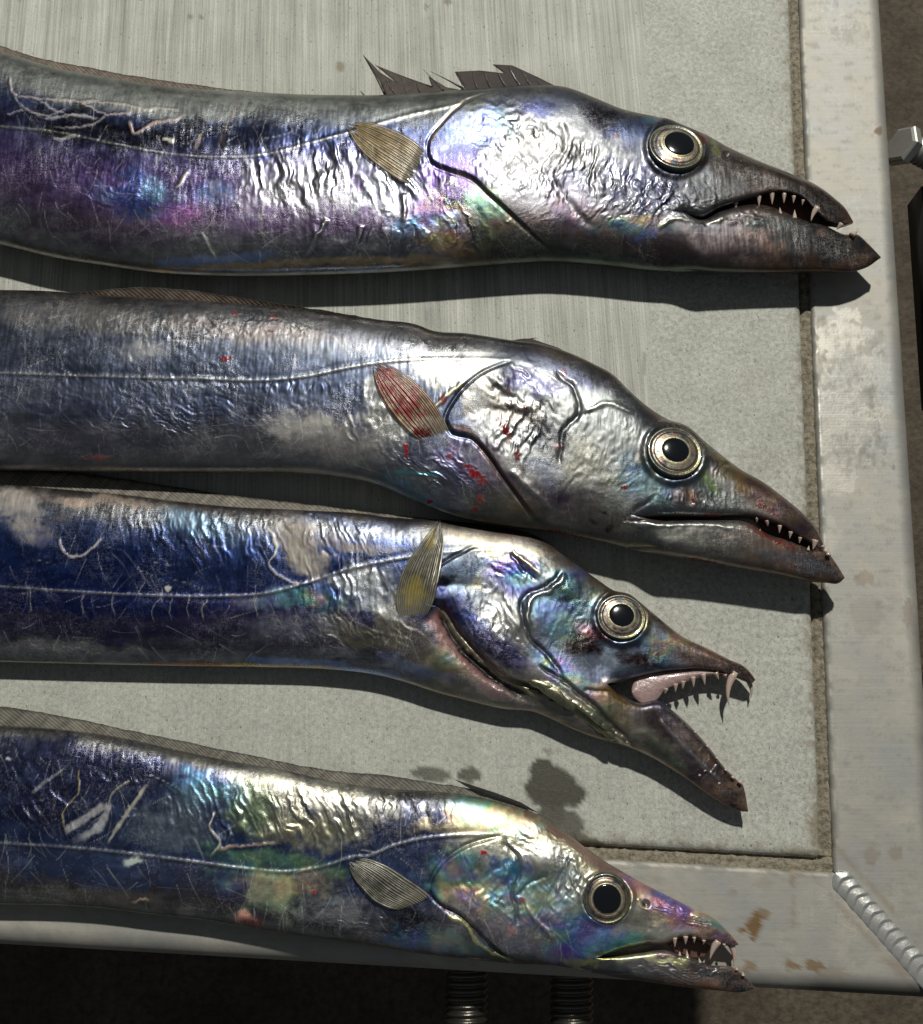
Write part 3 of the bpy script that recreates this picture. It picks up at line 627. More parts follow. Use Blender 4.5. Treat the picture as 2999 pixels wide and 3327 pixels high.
# ---- fish 2: bloodied
FISH.append(dict(seed=23, zc=95, film=.65, headgain=.52, label='second hairtail from the top with blood on its pectoral fin and gill',
    top=[(-3600, 1150), (-1500, 960), (-400, 945)]+k3((0, 57), (200, 62), (400, 78), (600, 88), (900, 108), (1100, 125), (1300, 148), (1500, 175), (1650, 195))+k4((0, 30), (130, 42), (300, 68), (400, 80), (500, 110), (600, 155), (680, 202), (720, 243), (800, 308), (870, 352), (960, 388), (1000, 425), (1060, 475), (1150, 543), (1230, 588), (1310, 648), (1380, 708), (1420, 752), (1440, 788), (1457, 830)),
    bot=[(-3600, 1200), (-1500, 1450), (-400, 1520)]+k3((0, 760), (300, 765), (600, 770), (900, 771), (1200, 775), (1300, 784), (1400, 799), (1500, 825), (1600, 868), (1700, 912))+k4((100, 719), (200, 740), (300, 755), (430, 770), (520, 785), (650, 812), (800, 850), (1000, 881), (1150, 910), (1300, 935), (1400, 955), (1460, 960), (1515, 957), (1530, 942)),
    corner=k4((720, 732))[0],
    lip=k4((760, 729), (900, 721), (1040, 721), (1200, 721), (1250, 735), (1300, 752), (1350, 785), (1400, 812), (1440, 835), (1457, 833)),
    jawtop=k4((760, 731), (900, 727), (1040, 725), (1180, 738), (1240, 776), (1320, 803), (1400, 833), (1470, 850), (1500, 890), (1530, 940)),
    mid=[(-3600, 1185), (-1500, 1300), (0, 1400), (1200, 1480), (1800, 1670)],
    thick=[(-3600, .15), (-1500, .8), (0, 1), (1300, 1), (1750, 1.0), (2100, .86), (2400, .6), (2600, .42), (2681, .16)],
    jawthick=[(2000, .85), (2400, .6), (2600, .42), (2745, .15)],
    eye=(2193, 1467, 90, 41, 0, -2), headx=(1560, 1350, -.1),
    stops=[(0, C(130, 124, 118)), (.12, C(128, 128, 132)), (.3, C(110, 118, 138)), (.5, C(98, 110, 140)), (.75, C(130, 132, 150)), (.9, C(176, 174, 178)), (1, SILV)],
    hstops=[(0, C(110, 104, 100)), (.12, C(130, 136, 150)), (.3, C(196, 198, 196)), (.7, C(190, 192, 192)), (.85, C(185, 176, 170)), (1, C(200, 196, 180))],
    line=[(-600, 1200), (0, 1211)]+k3((200, 384), (500, 393), (800, 400), (1050, 405), (1200, 392), (1350, 360), (1450, 342), (1600, 326), (1820, 322))+[(1640, 1168), (1760, 1180)],
    scr=(0, 2150, 330), rays=11,
    fin=(k3((1785, 650), (1750, 560), (1700, 480), (1620, 400), (1530, 347), (1468, 333)), k3((1675, 665), (1600, 600), (1520, 500), (1482, 420), (1468, 333))),
    fincol=(C(190, 156, 112), C(74, 44, 30)), finlabel='brown pectoral fin streaked with blood',
    finblood=[(1300, 1290, 85, 34, 55), (1265, 1225, 40, 22, 55), (1370, 1400, 34, 22, 40), (1345, 1260, 26, 20, 0), (1255, 1235, 22, 40, 0), (1380, 1425, 34, 16, 30), (1330, 1350, 30, 14, 60)],
    dorsal=[([(-3000, 1100), (-1500, 975), (-400, 955)]+k3((0, 62), (400, 82), (600, 90), (900, 110), (1100, 127), (1300, 150), (1500, 177), (1650, 197))+k4((0, 32), (130, 46)), [(-3000, 1075), (-1500, 955), (-400, 940)]+k3((0, 55), (370, 58), (560, 42), (860, 60), (900, 66), (1100, 100), (1300, 132), (1500, 166), (1650, 190))+k4((0, 26), (130, 42)), 1.05, 1.2, C(80, 66, 56), C(120, 104, 90))],
    torn=[dict(c=C(60, 50, 44), pts=k4((280, 66), (400, 55), (372, 58), (410, 72), (470, 92), (520, 118), (420, 92)))],
    lining=[(k4((1190, 728), (1250, 738), (1310, 760), (1370, 800), (1440, 838), (1400, 840), (1320, 805), (1240, 778)), .6)],
    teeth=teeth(k4, [(1205, 722, 1205, 738, 12), (1243, 732, 1246, 752, 15), (1290, 752, 1288, 778, 14), (1330, 775, 1326, 798, 14), (1365, 795, 1362, 815, 12), (1420, 808, 1412, 840, 20), (1448, 825, 1456, 838, 12), (1470, 855, 1472, 828, 16), (1215, 775, 1218, 760, 10), (1395, 838, 1398, 822, 10), (1205, 838, 1205, 810, 8, 0, 1.45)]),
    blood=[(1640, 1397, 34, 15, 70, 1), (1683, 1482, 12, 18, 0, .9), (735, 1166, 18, 8, -20, 1), (1545, 1540, 42, 16, 45, 1), (1560, 1620, 14, 16, 0, .9), (1395, 1632, 14, 8, -20, 1), (1545, 1652, 12, 8, 0, .9), (1320, 1470, 9, 26, 0, 1), (1460, 1478, 14, 8, 0, .8), (2029, 1582, 12, 6, 0, .9), (1812, 1455, 16, 8, 0, .6), (320, 1487, 40, 10, 0, .7), (1650, 1270, 8, 12, 0, .6), (765, 1018, 12, 6, 0, .8), (890, 1028, 14, 6, 0, .7), (880, 1077, 12, 4, 0, .8), (2470, 1640, 12, 20, 0, .6), (2505, 1660, 30, 10, 30, .5), (2310, 1674, 40, 8, 0, .8), (2290, 1822, 60, 6, 10, .9), (1830, 1733, 60, 6, 8, .9), (2480, 1735, 60, 9, 30, .7), (2560, 1770, 50, 9, 25, .5), (1700, 1330, 10, 8, 0, .5), (2255, 1632, 14, 8, 0, .6), (1440, 1300, 10, 14, 40, .7), (1830, 1210, 14, 8, 30, .6)],
    ops=[('b', 470, 1145, 110, 44, 0, C(170, 170, 172), .6, .45, .6), ('b', 300, 1040, 420, 50, 3, C(120, 116, 112), .6, .42, .7), ('b', 850, 1080, 360, 50, 6, C(150, 140, 136), .6, .42, .7), ('b', 1000, 1130, 190, 45, 0, C(120, 126, 134), .5),
         ('b', 1080, 1430, 260, 90, 5, C(165, 160, 158), .75, .42, .6), ('b', 980, 1380, 150, 50, 0, C(190, 186, 178), .6, .5, .4), ('b', 500, 1330, 500, 80, 0, C(76, 88, 124), .6), ('b', 300, 1430, 400, 60, 0, C(104, 96, 130), .5), ('b', 430, 1220, 400, 40, 0, C(96, 104, 124), .5),
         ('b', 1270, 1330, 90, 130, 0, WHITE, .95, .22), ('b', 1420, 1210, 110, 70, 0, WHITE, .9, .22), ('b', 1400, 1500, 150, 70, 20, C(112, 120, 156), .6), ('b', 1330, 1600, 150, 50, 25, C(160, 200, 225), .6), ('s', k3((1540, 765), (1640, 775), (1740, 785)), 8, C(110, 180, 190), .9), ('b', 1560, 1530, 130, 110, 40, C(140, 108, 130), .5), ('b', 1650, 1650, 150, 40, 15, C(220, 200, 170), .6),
         ('b', 1600, 1300, 110, 90, 0, C(190, 180, 165), .5), ('b', 1720, 1250, 110, 50, 10, C(84, 92, 140), .7), ('b', 1760, 1400, 120, 110, 20, C(60, 64, 80), .7, .25), ('b', 1560, 1200, 60, 80, 20, WHITE, .6), ('b', 1690, 1350, 90, 60, 0, C(150, 140, 130), .5), ('b', 1760, 1540, 120, 50, 40, C(110, 120, 150), .6),
         ('b', 1830, 1200, 220, 30, 22, C(110, 116, 150), .6), ('b', 1960, 1250, 110, 24, 35, C(76, 72, 74), .7), ('b', 1960, 1350, 120, 90, 0, C(176, 182, 182), .7), ('b', 1900, 1520, 80, 120, 15, C(205, 200, 180), .5), ('b', 2050, 1530, 70, 90, 0, C(96, 110, 150), .7), ('b', 2120, 1600, 90, 70, 0, C(110, 160, 170), .6), ('b', 2230, 1590, 120, 60, 0, C(96, 110, 118), .8),
         ('b', 2010, 1640, 130, 40, -20, C(200, 205, 190), .7), ('b', 1830, 1640, 140, 60, 15, C(150, 128, 160), .5), ('b', 1930, 1700, 180, 40, 12, C(205, 185, 168), .7), ('b', 1925, 1690, 26, 10, 30, C(110, 88, 100), 1), ('b', 1978, 1722, 16, 12, 0, C(110, 88, 100), 1), ('b', 1960, 1668, 26, 8, 20, C(120, 100, 110), .9), ('b', 1830, 1625, 40, 20, 0, C(104, 86, 120), .7),
         ('b', 2450, 1570, 190, 50, 38, C(104, 76, 62), .95, .36, .5), ('b', 2590, 1700, 120, 60, 45, C(64, 48, 44), 1, .3, .35), ('b', 2370, 1520, 90, 40, 45, C(180, 150, 90), .7, .35, .7), ('b', 2230, 1620, 60, 30, 0, C(200, 150, 110), .5), ('b', 2350, 1640, 150, 36, 5, C(150, 160, 160), .6),
         ('b', 2200, 1740, 330, 44, 8, C(168, 172, 165), .7), ('b', 2420, 1780, 220, 40, 14, C(110, 104, 98), .7, .35, .6), ('b', 2660, 1840, 100, 60, 30, C(66, 50, 42), 1, .3, .3), ('b', 2600, 1830, 150, 40, 15, C(96, 100, 116), .6), ('b', 2480, 1710, 110, 22, 30, C(96, 120, 135), .7),
         ('b', 2300, 1560, 60, 26, 60, C(150, 190, 90), .5),
         ('w', 1700, 1280, 190, 130, 0, 30, 22, 6), ('w', 1680, 1420, 190, 130, 0, 120, 24, 5), ('w', 1250, 1400, 250, 160, 0, 80, 22, 3), ('w', 2260, 1640, 200, 70, 0, 75, 15, 5), ('w', 2400, 1500, 130, 70, 0, 110, 15, 6), ('w', 500, 1300, 600, 220, 0, 30, 12, 2), ('w', 1400, 1560, 200, 120, 0, 40, 14, 3.5), ('w', 950, 1260, 250, 30, 0, 85, 14, 3.5), ('w', 700, 1060, 600, 60, 0, 15, 12, 2.5), ('w', 1450, 1100, 300, 40, 0, 88, 12, 2),
         ('p', smoothpts([(1680, 1170), (1560, 1220), (1480, 1300), (1450, 1370), (1470, 1405), (1530, 1420), (1580, 1470), (1630, 1540), (1690, 1620), (1760, 1700), (1800, 1722)], 40), 19, 190),
         ('s', k4((70, 385), (130, 400), (180, 450), (240, 540), (300, 610), (360, 690)), 11, C(104, 72, 66), .85, .3, .2), ('s', k4((60, 378), (140, 395), (200, 465), (260, 560)), 5, C(60, 30, 28), .8, .3, .1),
         ('s', k4((-10, 330), (60, 260), (130, 220)), 8, C(215, 200, 160), .8, .35, .6, 4),
         ('s', k4((460, 170), (530, 250), (545, 330), (490, 400), (480, 480), (470, 540)), 10, C(60, 66, 76), .6, .3, .8, -7), ('s', k4((560, 330), (640, 300), (760, 330)), 9, C(210, 212, 205), .6, .28, .9, 6), ('s', k4((500, 370), (560, 330), (600, 330)), 6, C(70, 70, 76), .7, .3, .6, -4),
         ('s', k4((705, 735), (760, 690), (820, 640)), 9, C(70, 66, 64), .6, .3, .6, -5), ('s', k4((705, 730), (900, 727), (1040, 724), (1180, 728)), 6, C(70, 30, 26), .7, .3, .2, -5), ('s', k4((740, 745), (900, 742), (1040, 745), (1160, 770)), 9, C(210, 212, 205), .6, .3, .8, 4),
         ('s', k4((290, 540), (330, 590), (400, 650), (460, 700)), 12, C(190, 190, 186), .6, .3, .8, 5),
         ('b', 2360, 1508, 14, 10, 0, C(20, 14, 12), 1, .3, 0), ('d', 2360, 1508, 16, 12, -9)]))

# ---- fish 3: wide open mouth
FISH.append(dict(seed=37, zc=54, speck=.45, film=.8, headgain=.72, label='third hairtail from the top, deep blue flank, jaws gaping wide with long fangs',
    top=[(-3600, 1780), (-1500, 1600), (-400, 1566)]+k5((0, 90), (250, 110), (500, 132), (700, 157), (900, 177), (1200, 192), (1500, 216))+k6((0, 40), (230, 50), (430, 75), (560, 95), (640, 120), (690, 150), (740, 190), (830, 255), (900, 305), (960, 345), (1040, 368), (1090, 408), (1150, 458), (1250, 538), (1350, 588), (1450, 638), (1540, 690), (1565, 724)),
    bot=[(-3600, 1830), (-1500, 2080), (-400, 2140)]+k5((0, 790), (400, 800), (700, 806), (1000, 810), (1300, 820), (1500, 845))+k6((100, 742), (200, 775), (350, 815), (500, 850), (640, 866), (680, 882), (800, 938), (900, 975), (1000, 1002), (1100, 1042), (1250, 1130), (1380, 1220), (1440, 1255), (1510, 1282), (1535, 1284)),
    corner=k6((925, 752))[0],
    lip=k6((990, 738), (1060, 718), (1180, 692), (1270, 684), (1340, 680), (1400, 690), (1470, 708), (1520, 732), (1550, 742), (1565, 728)),
    jawtop=k6((1000, 790), (1080, 822), (1140, 812), (1170, 815), (1200, 842), (1250, 885), (1300, 932), (1370, 1012), (1440, 1102), (1490, 1152), (1520, 1192), (1535, 1278)),
    mid=[(-3600, 1815), (-1500, 1950), (0, 2030), (1200, 2120), (1700, 2210)],
    thick=[(-3600, .15), (-1500, .8), (0, 1), (1000, 1), (1500, 1.12), (1850, 1.05), (2050, .9), (2250, .6), (2400, .38), (2454, .14)],
    jawthick=[(1950, .9), (2150, .75), (2300, .5), (2431, .18)], crease=70,
    eye=(2019, 2004, 79, 37, 0, -4), headx=(1410, 1950, -.2),
    stops=[(0, C(150, 140, 134)), (.12, C(140, 142, 146)), (.2, C(74, 92, 140)), (.4, C(46, 68, 128)), (.6, C(44, 60, 130)), (.72, C(72, 66, 110)), (.88, C(110, 108, 124)), (.95, C(170, 172, 180)), (1, SILV)],
    hstops=[(0, C(130, 122, 112)), (.15, C(140, 140, 140)), (.3, C(130, 150, 180)), (.5, C(150, 165, 185)), (.7, C(100, 100, 140)), (.85, C(190, 186, 170)), (1, C(200, 190, 180))],
    line=[(-600, 1895), (0, 1906)]+k5((300, 512), (600, 527), (850, 530), (1050, 518), (1200, 480), (1350, 430), (1500, 395), (1640, 370), (1820, 352))+[(1600, 1785), (1700, 1795)],
    scr=(0, 1900, 200), rays=13, finlift=14,
    fin=(k6((165, 480), (205, 400), (222, 330), (242, 230), (250, 120), (232, 38)), k6((72, 502), (48, 400), (60, 310), (112, 200), (172, 120), (232, 38))),
    fincol=(C(186, 180, 156), C(74, 70, 60)), finpatch=[(1345, 1925, 40, 60, 0, C(190, 170, 70)), (1400, 1760, 20, 40, 10, C(180, 160, 80))],
    dorsal=[([(-3000, 1720), (-1500, 1610), (-400, 1572)]+k5((0, 92), (250, 112), (500, 134), (700, 159), (900, 179), (1200, 194), (1500, 218), (1700, 232)), [(-3000, 1660), (-1500, 1540), (-400, 1510)]+k5((0, 28), (300, 40), (500, 58), (700, 90), (900, 122), (1100, 152), (1300, 177), (1500, 204), (1700, 228)), 1.0, .62, C(112, 106, 96), C(160, 152, 140))],
    teeth=teeth(k6, [(1188, 766, 1183, 788, 15), (1228, 748, 1228, 780, 16), (1260, 736, 1258, 767, 16), (1302, 720, 1305, 760, 17), (1345, 708, 1353, 750, 18), (1400, 700, 1411, 727, 15), (1438, 706, 1441, 720, 12), (1474, 716, 1455, 838, 26, .13, 1.15), (1538, 742, 1546, 806, 17, -.12, .6, 1), (1500, 1160, 1512, 1142, 15), (1470, 1140, 1478, 1128, 12), (1440, 1108, 1449, 1098, 10), (1402, 1058, 1412, 1048, 9), (1362, 1008, 1372, 998, 8), (1310, 948, 1320, 938, 8),
                     (1235, 1025, 1225, 1008, 12, 0, 1.4), (1292, 1062, 1276, 1046, 11, 0, 1.4), (1352, 1110, 1338, 1092, 12, 0, 1.4), (1330, 1130, 1322, 1114, 9, 0, 1.4), (1412, 1164, 1400, 1146, 11, 0, 1.3)]),
    blood=[],
    ops=[('b', 60, 1640, 120, 60, 10, C(176, 168, 160), .8, .5, .4), ('b', 110, 1730, 110, 50, 30, C(166, 158, 152), .8, .5, .35), ('b', 330, 1630, 260, 20, 5, C(180, 156, 140), .7, .45, .5), ('b', 200, 1680, 60, 26, -20, C(84, 74, 66), .7, .5, .3),
         ('b', 640, 1700, 170, 50, 10, C(110, 140, 165), .6), ('b', 960, 1750, 90, 70, 60, C(150, 140, 130), .9, .55, .35), ('b', 1000, 1830, 110, 50, 30, C(160, 152, 142), .85, .5, .4), ('b', 1150, 1775, 190, 26, 4, C(128, 118, 108), .7, .5, .5), ('b', 1150, 1700, 260, 24, 4, C(140, 150, 180), .6),
         ('b', 300, 1830, 500, 110, 3, C(34, 58, 124), .8, .2), ('b', 700, 1850, 200, 60, 0, C(44, 60, 110), .6), ('b', 300, 1970, 450, 40, 2, C(36, 52, 120), .85, .2), ('b', 360, 2050, 500, 44, 2, C(62, 56, 98), .8, .25), ('b', 200, 2105, 330, 24, 2, C(140, 136, 136), .6, .4, .7),
         ('s', k5((580, 800), (750, 802), (900, 803)), 9, C(176, 104, 50), .6), ('s', k5((860, 805), (1100, 806), (1300, 815)), 9, GOLD, .6), ('s', k5((950, 790), (1150, 785), (1350, 808), (1600, 850)), 16, C(150, 175, 225), .7),
         ('b', 860, 1950, 110, 40, 0, C(150, 150, 200), .6), ('b', 960, 1950, 80, 40, 0, C(90, 170, 140), .6), ('b', 1060, 1930, 60, 60, 0, C(110, 140, 200), .6), ('b', 1200, 1900, 130, 90, 0, C(210, 214, 216), .8), ('b', 1280, 1980, 60, 60, 0, WHITE, .8), ('b', 1180, 2050, 220, 60, 10, C(108, 104, 80), .7, .4, .7), ('b', 950, 2040, 160, 60, 0, C(110, 112, 128), .7, .42, .7), ('b', 1350, 2080, 130, 100, 30, C(120, 112, 100), .6, .4, .7), ('b', 1450, 2170, 90, 60, 40, C(190, 190, 140), .5), ('b', 1390, 2180, 200, 26, 18, C(150, 170, 220), .5),
         ('b', 1640, 1790, 150, 36, 8, C(205, 195, 160), .6), ('b', 1560, 1750, 180, 26, 8, C(150, 140, 120), .6), ('b', 1660, 1855, 80, 44, 10, C(52, 84, 210), .95, .25), ('b', 1690, 1910, 90, 50, 10, C(120, 110, 205), .7), ('b', 1560, 1890, 80, 40, 0, C(170, 160, 130), .6),
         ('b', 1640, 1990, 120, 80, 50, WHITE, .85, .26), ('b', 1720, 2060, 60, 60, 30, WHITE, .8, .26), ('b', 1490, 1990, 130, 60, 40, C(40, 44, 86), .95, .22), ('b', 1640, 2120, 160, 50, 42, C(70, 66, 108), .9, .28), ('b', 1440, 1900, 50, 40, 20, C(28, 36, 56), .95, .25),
         ('b', 1820, 1900, 90, 50, 10, C(34, 62, 120), .9, .22), ('b', 1790, 1980, 50, 90, 10, C(120, 150, 190), .6), ('b', 1880, 1960, 60, 80, 20, C(50, 42, 66), .85, .25), ('b', 1910, 2080, 90, 70, 10, C(62, 36, 44), .9, .25), ('b', 1930, 2050, 70, 30, 20, C(130, 50, 60), .6, .3), ('b', 1820, 2100, 40, 70, 0, C(84, 90, 120), .7),
         ('b', 2070, 2130, 110, 40, 10, C(60, 40, 46), .9, .3), ('b', 2140, 2120, 60, 34, 20, C(70, 120, 110), .6), ('b', 2250, 2130, 170, 50, 30, C(92, 72, 68), .95, .34, .5), ('b', 2400, 2180, 90, 34, 30, C(64, 50, 48), 1, .3, .4), ('b', 2110, 2050, 40, 80, -20, C(150, 130, 70), .6), ('b', 2180, 2070, 70, 26, 35, C(150, 120, 90), .6),
         ('b', 1880, 2215, 100, 26, 25, C(120, 165, 190), .7), ('b', 1990, 2260, 90, 40, 25, C(190, 150, 70), .8), ('b', 1960, 2310, 150, 50, 35, C(120, 140, 110), .7), ('b', 2130, 2350, 110, 60, 45, C(70, 56, 56), .9, .32, .5), ('b', 2270, 2480, 130, 60, 45, C(76, 66, 74), .9, .32, .5), ('b', 2150, 2430, 120, 34, 38, C(110, 120, 100), .7), ('b', 2380, 2590, 70, 50, 45, C(70, 56, 54), 1, .3, .4),
         ('b', 1450, 2080, 80, 30, 60, C(170, 120, 115), .9, .35, .2), ('b', 1590, 2230, 150, 36, 38, C(150, 125, 128), .8, .35, .3), ('b', 1700, 2310, 90, 20, 15, C(190, 176, 186), .7),
         ('b', 1860, 2290, 190, 40, 32, C(205, 200, 170), .7),
         ('w', 1660, 1830, 190, 60, 0, 20, 12, 3), ('w', 800, 1750, 600, 120, 0, 70, 18, 3), ('w', 1120, 1900, 230, 130, 0, 80, 22, 4.5), ('w', 1000, 1660, 600, 30, 0, 60, 14, 3.5), ('w', 1150, 2060, 260, 90, 0, 45, 14, 3), ('w', 300, 2110, 420, 50, 0, 2, 10, 2), ('w', 2110, 2140, 60, 50, 0, 80, 12, 4), ('w', 1560, 2080, 160, 90, 0, 100, 14, 2), ('w', 2250, 2480, 170, 100, 0, 130, 16, 4),
         ('d', 1700, 2020, 150, 130, 10), ('d', 1830, 1900, 90, 60, 6), ('d', 1900, 2100, 70, 90, 7),
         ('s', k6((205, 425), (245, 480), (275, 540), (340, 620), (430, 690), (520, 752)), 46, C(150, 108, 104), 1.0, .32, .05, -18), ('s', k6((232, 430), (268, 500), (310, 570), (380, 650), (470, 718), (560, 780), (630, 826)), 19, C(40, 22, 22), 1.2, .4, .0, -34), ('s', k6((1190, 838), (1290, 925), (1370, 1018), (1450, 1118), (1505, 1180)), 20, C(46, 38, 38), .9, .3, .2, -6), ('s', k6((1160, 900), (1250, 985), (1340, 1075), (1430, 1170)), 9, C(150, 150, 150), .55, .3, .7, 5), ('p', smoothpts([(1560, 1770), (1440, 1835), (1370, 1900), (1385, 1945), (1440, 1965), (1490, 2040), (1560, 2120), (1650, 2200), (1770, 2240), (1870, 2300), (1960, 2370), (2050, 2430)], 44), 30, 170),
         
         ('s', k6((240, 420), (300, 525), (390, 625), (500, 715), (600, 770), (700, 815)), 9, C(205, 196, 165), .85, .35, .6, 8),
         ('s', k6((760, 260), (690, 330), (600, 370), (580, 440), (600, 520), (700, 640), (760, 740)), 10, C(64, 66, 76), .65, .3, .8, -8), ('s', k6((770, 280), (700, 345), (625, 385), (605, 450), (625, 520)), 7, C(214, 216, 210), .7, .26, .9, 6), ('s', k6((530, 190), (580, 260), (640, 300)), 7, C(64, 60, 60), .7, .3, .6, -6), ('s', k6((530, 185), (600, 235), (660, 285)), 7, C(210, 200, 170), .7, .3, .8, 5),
         ('s', k6((640, 660), (740, 720), (820, 780), (950, 900), (1050, 1000)), 7, C(60, 50, 46), .8, .35, .4, -8), ('s', k6((780, 760), (900, 860), (1000, 960), (1080, 1025)), 7, C(66, 56, 50), .7, .35, .4, -6), ('s', k6((830, 760), (950, 790), (1050, 830)), 9, C(90, 70, 50), .6, .35, .5, -4),
         ('s', k6((910, 745), (980, 735), (1060, 725)), 14, C(200, 190, 196), .8, .35, .4, 3)]
        + [o for i in range(8) for o in (('s', k6((655+i*52, 745+i*35), (690+i*50, 752+i*38), (735+i*44, 784+i*36)), 10, C(214, 210, 180), .75, .3, .85, 7), ('s', k6((650+i*52, 768+i*35), (690+i*50, 778+i*38), (730+i*44, 806+i*36)), 6, C(92, 88, 70), .7, .35, .6, -5))]
        + [('s', k5((x, y), (x-6+d, y+45), (x+d, y+95)), 2.6, C(186, 182, 172), .5, .4, .5, 1) for x, y, d in ((122, 500, 0), (322, 512, 0), (446, 515, 0), (640, 535, -30), (680, 530, 0), (820, 535, -18), (750, 525, -8), (1020, 520, -6))]
        + [('s', k5((240, 300), (245, 350), (270, 372), (340, 360), (410, 300)), 5, C(190, 182, 176), .8, .5, .15, 2.5), ('s', k5((1050, 250), (1090, 330), (1060, 400), (1130, 470), (1200, 480)), 5, C(196, 190, 180), .7, .5, .3, 2), ('b', 535, 1913, 12, 10, 0, C(220, 220, 210), 1, .5, .1), ('b', 2145, 2020, 12, 10, 0, C(26, 16, 14), 1, .3, 0), ('d', 2145, 2020, 14, 12, -9)]))

